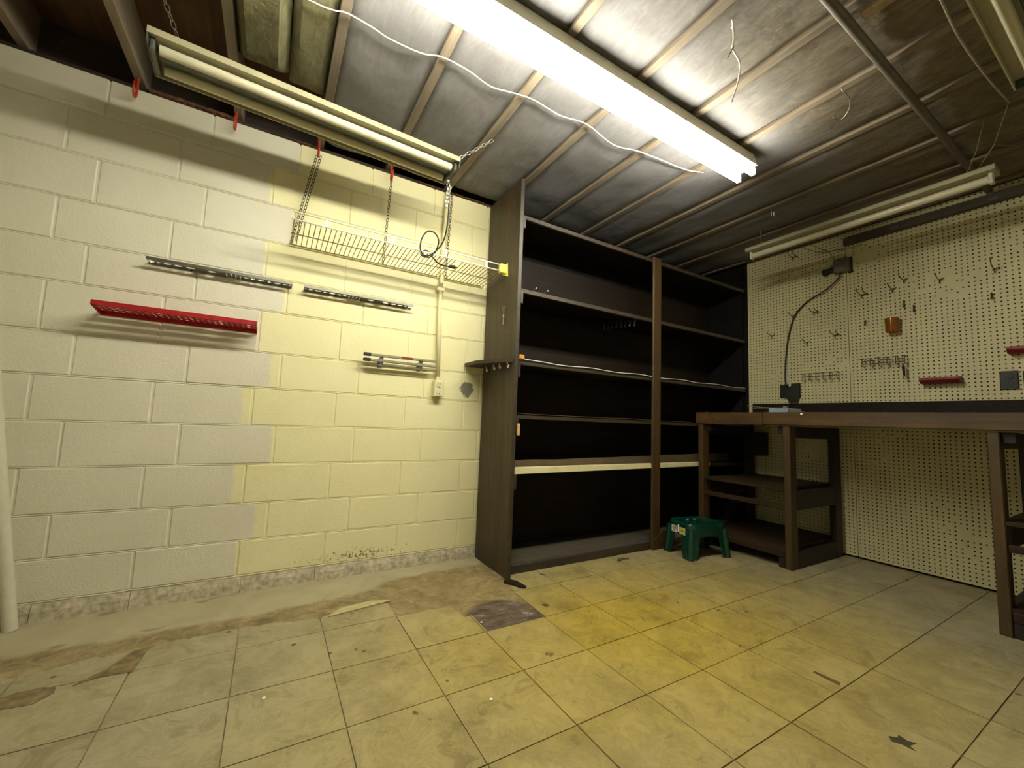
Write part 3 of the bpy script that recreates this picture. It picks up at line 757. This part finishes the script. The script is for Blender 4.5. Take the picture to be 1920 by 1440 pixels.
# perforated tool rails
def perf_rail(name, x0, x1, z, depth, lip, flange, holes, mat, label, grp, ends=False):
    """back flange on the wall, horizontal shelf with holes, turned-up front lip"""
    r = thing(name, ((x0 + x1) / 2, -depth / 2, z - flange), label, 'tool rail', grp)
    b = MB(); th = .0016
    P = lambda u_, v_, d_: (u_, -v_, z - d_)
    xx = x0
    tot = sum(h[0] for h in holes); sc = (x1 - x0) / tot
    for (wd, ru, rv, rows) in holes:
        wd *= sc
        for r_ in range(rows):
            v0 = depth * (.10 + .80 * r_ / rows); v1 = depth * (.10 + .80 * (r_ + 1) / rows)
            if ru > 0: b.cell(P, xx, xx + wd, v0, v1, min(ru, wd * .46), min(rv, (v1 - v0) * .46), th)
            else: b.add([P(xx, v0, 0), P(xx + wd, v0, 0), P(xx + wd, v1, 0), P(xx, v1, 0)], [(0, 1, 2, 3)])
        xx += wd
    b.add([P(x0, 0, 0), P(x1, 0, 0), P(x1, depth * .10, 0), P(x0, depth * .10, 0)], [(0, 1, 2, 3)])
    b.add([P(x0, depth * .9, 0), P(x1, depth * .9, 0), P(x1, depth, 0), P(x0, depth, 0)], [(0, 1, 2, 3)])
    mk('perforated_shelf', b, mat, r)
    b = MB(); b.box(x0, x1, -.0035, -.0015, z - flange, z + .002); mk('back_flange', b, mat, r)
    b = MB(); b.box(x0, x1, -depth - .0018, -depth, z - .001, z + lip); mk('front_lip', b, mat, r)
    if ends:
        for e in (x0, x1):
            b = MB(); b.prism([(-.002, z - flange), (-depth, z - .002), (-depth, z + lip), (-.002, z + .002)], 'x', e - .001, e + .001); mk('end_plate', b, mat, r)
    for q in (.27, .5, .78):
        b = MB(); b.lathe([(.004, 0), (.004, .003)], (x0 + (x1 - x0) * q, -.0066, z - flange * .5), 'y', 8); mk('screw', b, M['slot'], r)
    return r
H1 = [(.03, .012, .020, 1), (.025, .008, .010, 1), (.04, .015, .012, 1), (.045, .016, .013, 1), (.05, .018, .013, 1), (.04, 0, 0, 1), (.045, .017, .012, 1), (.03, 0, 0, 1), (.02, .005, .005, 2), (.02, .005, .005, 2), (.02, .005, .005, 2), (.02, .005, .005, 2), (.03, .011, .011, 1), (.03, .011, .011, 1), (.045, .017, .013, 1), (.03, .009, .009, 1), (.045, .017, .012, 1), (.03, .011, .010, 1), (.02, .006, .006, 1)]
perf_rail('tool_rail', .335, .950, 1.618, .060, .011, .011, H1, M['chrome'], 'steel tool rail with cut-out holes, above the red one', 'steel tool rails on the block wall')
perf_rail('tool_rail', 1.008, 1.628, 1.616, .060, .011, .011, H1[::-1], M['chrome'], 'steel tool rail with cut-out holes, under the wire shelf', 'steel tool rails on the block wall')
HR = []
rr = random.Random(4)
for q in range(26): HR.append((.024, rr.choice([.0108, .0105, .004, .0095]), rr.choice([.008, .011, .006]), 3))
perf_rail('tool_rail', .192, .805, 1.353, .14, .020, .022, HR, M['red'], 'glossy red tool rail with slots on the white part of the block wall', None, True)
# small double bar rack
r = thing('bar_rack', (1.585, -.05, 1.2), 'small grey rack of two flat bars beside the socket box', 'rack')
b = MB(); b.box(1.352, 1.80, -.066, -.052, 1.272, 1.288, .003); p = mk('bar', b, M['greybar'], r)
b = MB(); b.box(1.575, 1.645, -.0668, -.0658, 1.274, 1.287); mk('red_mark', b, M['redbin'], p)
b = MB(); b.box(1.352, 1.80, -.066, -.052, 1.240, 1.256, .003); mk('bar', b, M['greybar'], r)
b = MB(); b.tube([(1.372, -.05, 1.222), (1.80, -.05, 1.222)], .003, 8); mk('rod', b, M['greyend'], r)
for zz in (1.272, 1.240):
    b = MB(); b.box(1.348, 1.392, -.069, -.050, zz - .002, zz + .018, .004); mk('end_cap', b, M['black'], r)
for xx in (1.455, 1.70):
    b = MB(); b.box(xx - .012, xx + .012, -.05, -.004, 1.262, 1.266); b.box(xx - .012, xx + .012, -.054, -.050, 1.214, 1.282, .001); b.box(xx - .012, xx + .012, -.0045, -.002, 1.214, 1.264); mk('bracket', b, M['chrome'], r)
# leaning white pole at the left
b = MB(); pts = [(.066 - .146 * z, -.065 - .004 * z, z) for z in (-.003, .02, .4, .9, 1.4, 1.9, 2.35)]
b.tube(pts, .022, 16); tag(mk('pole', b, M['white'], smooth='auto'), 'white painted pole leaning against the left end of the block wall', 'pole')

# ================================================================== WORKBENCH
w = thing('workbench', (4.33, -1.6, 0), 'long dark timber workbench along the pegboard wall', 'workbench')
BX = 3.935
b = MB(); b.box(BX, BX + .04, -.958, -.426, .955, 1.047, .004); mk('front_rail', b, M['bench'], w)
b = MB(); b.box(BX, BX + .04, -3.25, -.962, .960, 1.049, .004); mk('front_rail', b, M['bench'], w)
b = MB(); b.box(BX + .041, XR - .006, -3.25, -.455, 1.012, 1.040); mk('top_board', b, M['bench'], w)
b = MB(); b.box(XR - .030, XR - .004, -3.25, -.455, 1.0405, 1.158, .003); mk('backsplash', b, M['dark'], w)
def leg(x0, x1, y0, y1, mat='benchd', top=.954, z0=0):
    b = MB(); b.box(x0, x1, y0, y1, z0, top, .004); return mk('leg', b, M[mat], w)
def frame(y, out):
    """front and back leg with the rails between; y is the outer face, out = +1 when the unit lies towards the corner"""
    s = 1 if out > 0 else -1
    a, c = sorted((y, y + s * .042))
    leg(BX + .012, BX + .10, a, c, 'post'); leg(4.60, 4.70, a, c)
    b = MB(); b.box(BX + .105, 4.595, a, c, .872, .953, .003); mk('side_rail', b, M['benchd'], w)
    b = MB(); b.box(BX + .105, 4.595, a, c, .385, .515, .003); mk('side_rail', b, M['benchd'], w)
    b = MB(); b.box(BX + .105, 4.595, a, c, .0, .112, .003); mk('side_rail', b, M['benchd'], w)
def unit(ya, yb_):
    """ya: the end near the corner, yb_: the end away from it"""
    frame(yb_, 1); frame(ya, -1)
    i0, i1 = yb_ + .044, ya - .044
    b = MB(); b.box(BX + .02, 4.69, i0, i1, .512, .531); sh = mk('shelf', b, M['benchs'], w)
    b = MB(); b.box(BX + .02, BX + .05, i0, i1, .388, .422, .003); mk('stretcher', b, M['benchs'], w)
    b = MB(); b.box(BX + .02, 4.69, i0, i1, .116, .134); mk('shelf', b, M['benchs'], w)
    b = MB(); b.box(BX + .018, BX + .05, i0, i1, .072, .1155, .003); mk('stretcher', b, M['benchs'], w)
    for (q0, q1) in ((i0, i0 + .045), (i1 - .045, i1)):
        b = MB(); b.box(BX + .022, BX + .055, q0, q1, 0, .071, .002); mk('corner_block', b, M['benchd'], w)
        b = MB(); b.box(BX + .045, BX + .14, q0, q1, .90, .953, .002); mk('corner_block', b, M['benchd'], w)
unit(-.440, -1.128); unit(-2.018, -2.95)
b = MB(); b.box(4.58, 4.70, -.60, -.47, .70, .90, .003); mk('back_block', b, M['benchd'], w)
b = MB(); b.lathe([(.006, 0), (.008, .004), (.003, .008)], (BX - .007, -1.212, 1.036), 'x', 10)
tag(mk('paint_drip', b, M['vinyl']), 'small white paint blob on the bench front rail', 'paint')
# things on the bench
b = MB(); b.box(4.40, 4.62, -.905, -.762, 1.041, 1.104, .004); tag(mk('box', b, M['blue']), 'flat pale blue box lying on the workbench under the black charger', 'box')
pts = [(4.45, -.56, 1.128), (4.47, -.66, 1.115), (4.48, -.80, 1.106), (4.42, -.92, 1.092), (4.43, -1.03, 1.065), (4.5, -1.15, 1.045), (4.55, -1.25, 1.045)]
b = MB(); b.tube(smooth_path(pts, 5), .003, 6); b.tube([(4.46, -.60, 1.106), (4.42, -.70, 1.104), (4.40, -.86, 1.104)], .004, 6); b.box(4.40, 4.43, -.90, -.87, 1.098, 1.118, .003)
tag(mk('wire_tangle', b, M['cabled'], smooth=False), 'thin tangled wires lying over the pale blue box', 'wire')
pts = [(3.97, -.49, 1.052), (3.945, -.53, 1.052), (3.93, -.56, 1.03), (3.928, -.585, .998)]
b = MB(); b.tube(smooth_path(pts, 5), .003, 6); tag(mk('wire_stub', b, M['blackrubber'], smooth=True), 'short dark wire hanging over the front edge of the bench', 'wire')

# ================================================================== ON THE PEGBOARD
PX = XR - .001
# black plates with a charger and its cable to a junction box
b = MB(); b.box(PX - .012, PX, -.755, -.686, 1.208, 1.322, .003); pl = tag(mk('switch_plate', b, M['black']), 'plain black wall plate at the left, half behind the charger cable', 'plate')
ch = thing('charger', (4.72, -.81, 1.16), 'black plug-in charger on the pegboard above the pale blue box', 'charger')
b = MB(); b.box(PX - .012, PX, -.846, -.776, 1.205, 1.330, .003); mk('plate', b, M['black'], ch)
b = MB(); b.prism([(-.842, 1.325), (-.778, 1.290), (-.765, 1.20), (-.785, 1.172), (-.832, 1.172), (-.842, 1.21)], 'x', PX - .075, PX - .013); mk('body', b, simple('dark_green_black_plastic', '#1b1e14', .5), ch)
jb = thing('junction_box', (4.70, -1.14, 2.15), 'grey metal junction box on the pegboard with a black cable', 'box')
b = MB(); b.box(PX - .055, PX, -1.225, -1.12, 2.19, 2.30, .008); mk('box_body', b, M['grey'], jb)
b = MB(); b.box(PX - .008, PX, -1.235, -1.205, 2.18, 2.31, .003); mk('back_plate', b, M['black'], jb)
b = MB(); b.tube([(PX - .03, -1.12, 2.235), (PX - .03, -1.055, 2.222)], .020, 10); b.tube([(PX - .03, -1.075, 2.225), (PX - .03, -1.045, 2.22)], .026, 10); mk('connector', b, M['black'], jb)
b = MB(); b.box(PX - .0565, PX - .0551, -1.19, -1.14, 2.262, 2.285); mk('label', b, M['chrome'], jb)
pts = [(PX - .03, -1.165, 2.19), (PX - .03, -1.137, 2.139), (PX - .03, -1.052, 2.074), (PX - .02, -.935, 2.026), (PX - .02, -.84, 1.941), (PX - .02, -.792, 1.834), (PX - .02, -.754, 1.652), (PX - .02, -.736, 1.42), (PX - .028, -.743, 1.325), (PX - .05, -.768, 1.21), (PX - .07, -.80, 1.165)]
b = MB(); b.tube(smooth_path(pts, 6), .0052, 8); tag(mk('cable', b, M['blackrubber'], smooth=True), 'black cable curving down the pegboard from the junction box to the charger', 'cable')
b = MB()
for pts in ([(PX - .02, -.893, 2.50), (PX - .015, -.99, 2.432), (PX - .012, -1.06, 2.403), (PX - .02, -1.14, 2.392), (PX - .03, -1.20, 2.36), (PX - .03, -1.19, 2.298)], [(PX - .03, -.96, 2.50), (PX - .015, -1.03, 2.44), (PX - .01, -1.08, 2.40), (PX - .02, -1.11, 2.34), (PX - .03, -1.13, 2.296)], [(PX - .02, -1.14, 2.392), (PX - .03, -1.24, 2.375), (PX - .01, -1.30, 2.385)]):
    b.tube(smooth_path(pts, 5), .0028, 6)
tag(mk('loose_wires', b, M['cabled']), 'thin loose wires above the grey junction box', 'wire')
# hooks
def hook(y, z, L, up=.35, kind=0):
    b = MB()
    b.tube([(PX, y, z), (PX - .012, y, z), (PX - .012, y, z - .028)], .0028, 6)
    b.tube([(PX - .004, y, z), (PX - .03, y, z - .004), (PX - L * .8, y, z + L * .06), (PX - L, y, z + L * up)], .0028, 6)
    b.tube([(PX - .004, y - .022, z + .004), (PX - .013, y, z)], .0026, 6)
    if kind:
        b.tube([(PX - .004, y - .035, z + .002), (PX - .03, y - .035, z - .004), (PX - L * .8, y - .035, z + L * .06), (PX - L, y - .035, z + L * up)], .0028, 6)
        b.tube([(PX - .013, y - .035, z), (PX - .013, y, z)], .0028, 6)
    return mk('pegboard_hook', b, M['bronze'], smooth=False)
hooks = [(-.814, 2.44, .10, .3, 1, 'double wire peg hook just under the hanging strip light'), (-1.285, 1.985, .11, .3, 1, 'tangled double peg hook right of the black cable'),
         (-1.53, 2.035, .11, .25, 0, 'bare peg hook, upper one between cable and amber cup'), (-1.465, 1.985, .10, .25, 0, 'bare peg hook, lower one between cable and amber cup'),
         (-1.71, 1.985, .09, .3, 0, 'bare peg hook up and right of the amber cup'), (-1.955, 1.985, .10, .5, 0, 'bare peg hook near the right end of the board, topmost there'),
         (-.63, 1.775, .10, .2, 0, 'bare peg hook at the far left of the board beside the cable'), (-.905, 1.672, .09, .2, 0, 'bare peg hook right of the cable, lower one'),
         (-1.105, 1.70, .10, .25, 1, 'double peg hook left of the board seam'), (-.965, 1.915, .10, .2, 1, 'double peg hook where the cable bends'),
         (-.80, 1.925, .09, .2, 0, 'peg hook partly behind the bend of the black cable')]
for (y, z, L, up, kd, lab) in hooks: tag(hook(y, z, L, up, kd), lab, 'hook', 'wire hooks on the pegboard')
for (y, z, l, lab) in ((-1.523, 1.862, .05, 'short straight peg above and right of the amber cup, upper'), (-1.575, 1.815, .045, 'short straight peg above and right of the amber cup, lower'), (-1.936, 1.815, .04, 'short straight peg near the right end of the board'), (-1.301, 1.766, .03, 'tiny straight peg left of the amber cup')):
    b = MB(); b.tube([(PX, y, z + l / 2), (PX - .012, y, z + l / 2), (PX - .014, y, z - l / 2), (PX - .03, y, z - l / 2 - .004)], .004, 6)
    tag(mk('pegboard_peg', b, M['bronze']), lab, 'peg', 'short pegs on the pegboard')
# wire tool racks
def wrack(y0, y1, z, n, rails, lab):
    r = thing('wire_rack', (PX - .03, (y0 + y1) / 2, z - .04), lab, 'rack', 'wire tool racks on the pegboard')
    for (dz, dx) in rails:
        b = MB(); b.tube([(PX - dx, y0, z + dz), (PX - dx, y1, z + dz)], .0028, 6); mk('rail', b, M['bronze'], r)
    b = MB()
    for k in range(n):
        y = y0 + (y1 - y0) * k / (n - 1)
        b.tube([(PX - .002, y, z + .022), (PX - .05, y, z + .022), (PX - .05, y, z - .03), (PX - .002, y, z - .03)], .0026, 6)
        b.tube([(PX - .05, y - .012, z + .026), (PX - .05, y + .020, z + .026)], .0026, 6)
    mk('prongs', b, M['bronze'], r); return r
wrack(-1.125, -.885, 1.375, 6, ((0, .05),), 'bronze wire tool rack low on the board, left of the seam')
wrack(-1.525, -1.285, 1.455, 6, ((.008, .05), (-.014, .05)), 'bronze wire tool rack with a dark tool hanging from its end')
b = MB(); b.tube([(PX - .05, -1.515, 1.425), (PX - .05, -1.516, 1.40)], .004, 6); b.tube([(PX - .05, -1.516, 1.405), (PX - .05, -1.518, 1.37), (PX - .05, -1.52, 1.335)], .009, 8, True, .005)
b.loop([(PX - .05, -1.521 + .008 * math.cos(a), 1.326 + .010 * math.sin(a)) for a in [2 * PI * q / 10 for q in range(10)]], .0022, 5)
tag(mk('hand_tool', b, M['black']), 'small dark tool hanging from the wire rack', 'tool')
# amber cup
b = MB(); b.lathe([(.030, 0), (.037, .008), (.038, .055), (.040, .10), (.040, .105), (.036, .105), (.034, .012), (.001, .010)], (PX - .045, -1.465, 1.655), 'z', 20)
tag(mk('cup', b, M['amber'], smooth='auto'), 'amber plastic cup mounted on the pegboard', 'cup')
# red bins
def bin_(y0, y1, z, lab):
    b = MB(); b.prism([(PX - .002, z + .03), (PX - .06, z + .032), (PX - .075, z + .022), (PX - .066, z + .004), (PX - .05, z - .008), (PX - .002, z - .008)], 'y', y0, y1) if False else None
    b = MB(); b.prism([(PX - .002, z - .010), (PX - .055, z - .010), (PX - .078, z + .012), (PX - .078, z + .028), (PX - .072, z + .028), (PX - .07, z + .014), (PX - .052, z - .003), (PX - .008, z - .003), (PX - .008, z + .034), (PX - .002, z + .034)], 'y', y0, y1)
    o = thing('bin', (PX - .04, (y0 + y1) / 2, z - .01), lab, 'bin', 'red trays on the pegboard')
    mk('tray', b, M['redbin'], o)
    for e in (y0, y1):
        b = MB(); b.prism([(PX - .002, z - .009), (PX - .054, z - .009), (PX - .077, z + .012), (PX - .077, z + .027), (PX - .002, z + .033)], 'y', e - .003 if e > y0 else e - .001, e + .001 if e > y0 else e + .003); mk('end_wall', b, M['redbin'], o)
# prism axis 'y' takes (x, z) pairs
bin_(-1.785, -1.60, 1.285, 'dull red tool tray low on the pegboard')
bin_(-2.25, -1.99, 1.445, 'dull red tool tray cut off by the right edge of the photo')
# black outlets
def outlet(y0, y1, z0, z1, lab):
    o = thing('outlet', (PX, (y0 + y1) / 2, z0), lab, 'outlet')
    b = MB(); b.box(PX - .008, PX, y0, y1, z0, z1, .003); mk('cover', b, M['black'], o)
    for q in (.30, .70):
        b = MB(); b.lathe([(.019, -.003), (.019, 0)], (PX - .008, (y0 + y1) / 2, z0 + (z1 - z0) * q), 'x', 16); mk('receptacle', b, M['blackrubber'], o)
        b = MB()
        for dy in (-.008, .006): b.box(PX - .0118, PX - .0108, (y0 + y1) / 2 + dy, (y0 + y1) / 2 + dy + .002, z0 + (z1 - z0) * q, z0 + (z1 - z0) * q + .010)
        mk('slots', b, M['greyend'], o)
outlet(-2.018, -1.945, 1.222, 1.336, 'black electrical outlet on the pegboard under a red tray')
outlet(-2.11, -2.036, 1.226, 1.332, 'black outlet cover cut off by the right edge of the photo')

# ================================================================== STEP STOOL
ang = math.atan2(-.067, .34)
st = thing('step_stool', (3.675, -.615, 0), 'green plastic step stool on the floor before the dark post', 'stool')
st.rotation_euler = (0, 0, ang); WPOS[st.name] = (0, 0, 0)
def sup(a, n=5.0):
    c, s = math.cos(a), math.sin(a); k = (abs(c) ** n + abs(s) ** n) ** (-1 / n); return c * k, s * k
SL, SW, SH = .165, .118, .24
NA = 160; vs = []; fs = []
def arch(a):
    c, s = sup(a, 40.0); u_ = max(abs(c), abs(s)); m = min(abs(c), abs(s)) # 1 at the corners, 0 mid-side
    L = SL if abs(c) >= abs(s) else SW
    other = SW if abs(c) >= abs(s) else SL
    dist = (1 - m) * other                               # distance from the corner along the side
    t_ = min(1, max(0, (dist - .058) / .030)); t_ = t_ * t_ * (3 - 2 * t_)
    return (SH - .085) * t_
NV = 12
for q in range(NA):
    a = 2 * PI * q / NA; zb = arch(a); cx, sy = sup(a, 5.5)
    for k in range(NV + 1):
        z = zb + (SH - .012 - zb) * k / NV
        fl = 1 + .13 * (1 - z / SH) ** 1.3 + (.012 if .18 < z else 0)
        vs.append((cx * SL * fl, sy * SW * fl, z))
for q in range(NA):
    p = (q + 1) % NA
    for k in range(NV): fs.append((q * (NV + 1) + k, p * (NV + 1) + k, p * (NV + 1) + k + 1, q * (NV + 1) + k + 1))
base = len(vs)
for (sc_, z) in ((.985, SH - .004), (.955, SH), (.90, SH - .002), (.86, SH - .006)):
    for q in range(NA):
        cx, sy = sup(2 * PI * q / NA, 5.5); vs.append((cx * SL * sc_ * 1.012, sy * SW * sc_ * 1.012, z))
for r_ in range(4):
    for q in range(NA):
        p = (q + 1) % NA
        if r_ == 0: a, c = q * (NV + 1) + NV, p * (NV + 1) + NV
        else: a, c = base + (r_ - 1) * NA + q, base + (r_ - 1) * NA + p
        fs.append((a, c, base + r_ * NA + p, base + r_ * NA + q))
fs.append(tuple(base + 3 * NA + q for q in range(NA)))
b = MB(); b.add(vs, fs); sb = mk('stool_body', b, M['green'], st, smooth='auto')
md = sb.modifiers.new('th', 'SOLIDIFY'); md.thickness = .004; md.offset = -1
# moulded foot flutes on the corner legs
for sx in (-1, 1):
    for sy in (-1, 1):
        b = MB(); b.tube([(sx * SL * 1.01, sy * SW * .985, .0), (sx * SL * .90, sy * SW * .875, .20)], .026, 16, True, .022); mk('leg', b, M['green'], st, smooth='auto')
# torn paper labels on the short side facing the room
for (y0_, y1_, m_) in ((-.075, -.018, 'stickery'), (.004, .060, 'sticker')):
    b = MB(); b.box(-SL * 1.042 - .0022, -SL * 1.042, y0_, y1_, .158, .205); mk('label', b, M[m_], st)
b = MB(); b.box(-SL * 1.042 - .003, -SL * 1.042, -.012, -.004, .165, .218); mk('label', b, M['vinyl'], st)
for (y0_, z0_, w_) in ((-.070, .19, .03), (-.066, .178, .036), (.012, .192, .034), (.012, .182, .04), (.018, .170, .026)):
    b = MB(); b.box(-SL * 1.042 - .0030, -SL * 1.042 - .0021, y0_, y0_ + w_, z0_, z0_ + .004); mk('label_print', b, M['slot'], st)
for (x_, y_) in ((-.03, .06), (.03, .055)):
    b = MB(); b.box(x_ - .010, x_ + .010, y_ - .006, y_ + .006, SH - .0062, SH - .0054); mk('paint_fleck', b, M['vinyl'], st)

# ================================================================== CEILING FITTINGS
b = MB(); b.tube([(XL + .02, -1.965, 2.483), (1.5, -1.968, 2.481), (4.7, -1.962, 2.481)], .018, 14)
tag(mk('pipe', b, simple('dark_grey_pipe', '#625a4c', .55, .2), smooth='auto'), 'dark grey pipe running under the joists across the ceiling', 'pipe')
pts = [(.60, -.93, 2.49), (.904, -.921, 2.49), (.988, -.931, 2.488), (1.038, -.946, 2.49), (1.136, -.945, 2.484), (1.204, -.933, 2.484), (1.339, -.938, 2.486), (1.427, -.964, 2.492), (1.553, -.968, 2.486), (1.673, -.948, 2.484), (1.778, -.968, 2.488), (1.889, -.986, 2.49), (2.057, -.98, 2.486), (2.216, -1.003, 2.49), (2.441, -.968, 2.486), (2.596, -1.001, 2.49), (2.775, -1.023, 2.49), (2.969, -1.042, 2.49), (3.09, -1.08, 2.494)]
b = MB(); b.tube(smooth_path(pts, 5), .0026, 6); tag(mk('cord', b, M['cable'], smooth=True), 'white twisted cord stapled across the joists beside the lit strip light', 'cord')
c = thing('pull_cord', (2.35, -1.72, 2.16), 'knotted white pull string hanging from the ceiling right of the lit light', 'string')
b = MB(); b.tube(smooth_path([(2.335, -1.72, 2.515), (2.343, -1.72, 2.478), (2.352, -1.715, 2.438), (2.352, -1.71, 2.41), (2.382, -1.72, 2.36), (2.372, -1.725, 2.30), (2.356, -1.72, 2.235), (2.328, -1.72, 2.175)], 5), .0034, 6); mk('string', b, M['cable'], c, smooth=True)
b = MB(); b.tube(smooth_path([(2.352, -1.712, 2.415), (2.335, -1.715, 2.385), (2.30, -1.72, 2.335)], 4), .0026, 6); mk('loose_end', b, M['cabled'], c, smooth=True)
b = MB(); b.lathe([(.002, -.008), (.006, 0), (.002, .008)], (2.327, -1.72, 2.172), 'z', 8); b.lathe([(.002, -.008), (.007, 0), (.002, .008)], (2.351, -1.712, 2.415), 'z', 8); b.lathe([(.002, -.006), (.007, 0), (.002, .006)], (2.339, -1.72, 2.485), 'z', 8); mk('knot', b, M['cable'], c)
pts = [(3.045, -1.808, 2.505), (3.05, -1.813, 2.485), (3.11, -1.813, 2.478), (3.165, -1.795, 2.470), (3.195, -1.765, 2.458), (3.195, -1.738, 2.452), (3.157, -1.732, 2.460)]
b = MB(); b.tube(smooth_path(pts, 5), .0026, 6); tag(mk('wire_hook', b, M['zinc'], smooth=True), 'bent silver wire hook hanging from a joist', 'hook')
b = MB(); b.tube(smooth_path([(2.70, -2.18, 2.495), (2.867, -2.176, 2.485), (3.122, -2.168, 2.485), (3.455, -2.178, 2.48), (3.761, -2.194, 2.488)], 5), .0042, 6)
tag(mk('cord', b, M['cabled'], smooth=True), 'beige cord running along the joists beside the corner light fixture', 'cord')
b = MB(); b.tube([(3.765, -2.19, 2.492), (4.02, -2.10, 2.44), (4.115, -2.01, 2.362)], .0022, 6); b.tube([(3.84, -2.10, 2.50), (4.0, -2.04, 2.43), (4.10, -1.98, 2.362)], .002, 6); b.tube([(4.02, -2.10, 2.44), (4.20, -2.14, 2.48), (4.28, -2.15, 2.505)], .002, 6)
tag(mk('hanger_wire', b, M['cabled']), 'thin crossing wires holding the right end of the bench light', 'wire')
b = MB(); b.tube([(4.115, -.88, 2.362), (4.14, -.86, 2.505)], .002, 6); tag(mk('hanger_wire', b, M['cabled']), 'thin wire holding the corner end of the bench light', 'wire')
for (x_, y_) in ((3.92, -1.056), (3.945, -1.06)):
    b = MB(); b.tube([(x_, y_, 2.51), (x_ + .004, y_ + .002, 2.478)], .0028, 6); tag(mk('nail', b, M['zinc']), 'bright nail poking down from the dark ceiling, ' + ('left one of the pair' if x_ < 3.93 else 'right one of the pair'), 'nail', 'ceiling nails')

# ================================================================== DEBRIS ON THE FLOOR
def flake(pts, mat, name, lab, cat, h=.004, z0=.0015, tilt=0):
    b = MB(); b.prism(pts, 'z', z0, z0 + h)
    if tilt:
        cx = pts[0][0]; b.v = [(x, y, z + (x - cx) * tilt) for x, y, z in b.v]
    return tag(mk(name, b, mat), lab, cat)
flake([(2.118, -.485), (2.150, -.476), (2.182, -.52), (2.192, -.612), (2.170, -.605), (2.135, -.53)], M['benchd'], 'bark_piece', 'curved dark wood sliver at the corner of the shelving', 'debris', .012)
flake([(3.00, -.492), (3.03, -.462), (3.075, -.47), (3.10, -.50), (3.06, -.485), (3.02, -.505)], M['paper'], 'leaf', 'dry brown scrap on the floor before the bottom shelf', 'debris', .006)
flake([(1.50, -.452), (1.20, -.500), (1.26, -.432), (1.40, -.415)], simple('clean_tile', '#b7ac79', .5), 'tile_shard', 'loose cream tile shard near the broken tile edge', 'tile', .003)
flake([(.529, -.465), (.48, -.569), (.414, -.639), (.477, -.617), (.560, -.628), (.572, -.465)], M['glue'], 'glue_patch', 'brown strip of exposed glue between tiles at the left', 'debris', .0012, .0007)
flake([(.20, -.655), (.279, -.607), (.338, -.608), (.374, -.627), (.378, -.658), (.346, -.702), (.277, -.692), (.20, -.70)], M['glue'], 'glue_patch', 'dark curled scrap between the tiles at the far left', 'debris', .0012, .0007)
flake([(2.765, -1.835), (2.77, -1.75), (2.785, -1.745), (2.79, -1.83)], M['paper'], 'scrap', 'thin brown scuff scrap on the yellow tiles', 'debris', .001, .0007)
flake([(2.585, -2.035), (2.605, -2.022), (2.622, -2.038), (2.640, -2.034), (2.632, -2.058), (2.645, -2.075), (2.612, -2.068), (2.600, -2.085), (2.598, -2.055)], M['blot'], 'scrap', 'dark brown blot on the tiles towards the lower right', 'debris', .001, .0007)
for (x_, y_) in ((1.80, -.845), (1.60, -1.32), (.955, -.98)):
    b = MB(); b.lathe([(.005, 0), (.006, .001), (.004, .002)], (x_, y_, .0008), 'z', 7); tag(mk('paint_chip', b, M['vinyl']), {1.80: 'tiny white paint chip beside the missing tile', 1.60: 'tiny white paint chip in the middle of the floor', .955: 'tiny white paint chip on the tiles at the lower left'}[x_], 'chip', 'white paint chips on the floor')
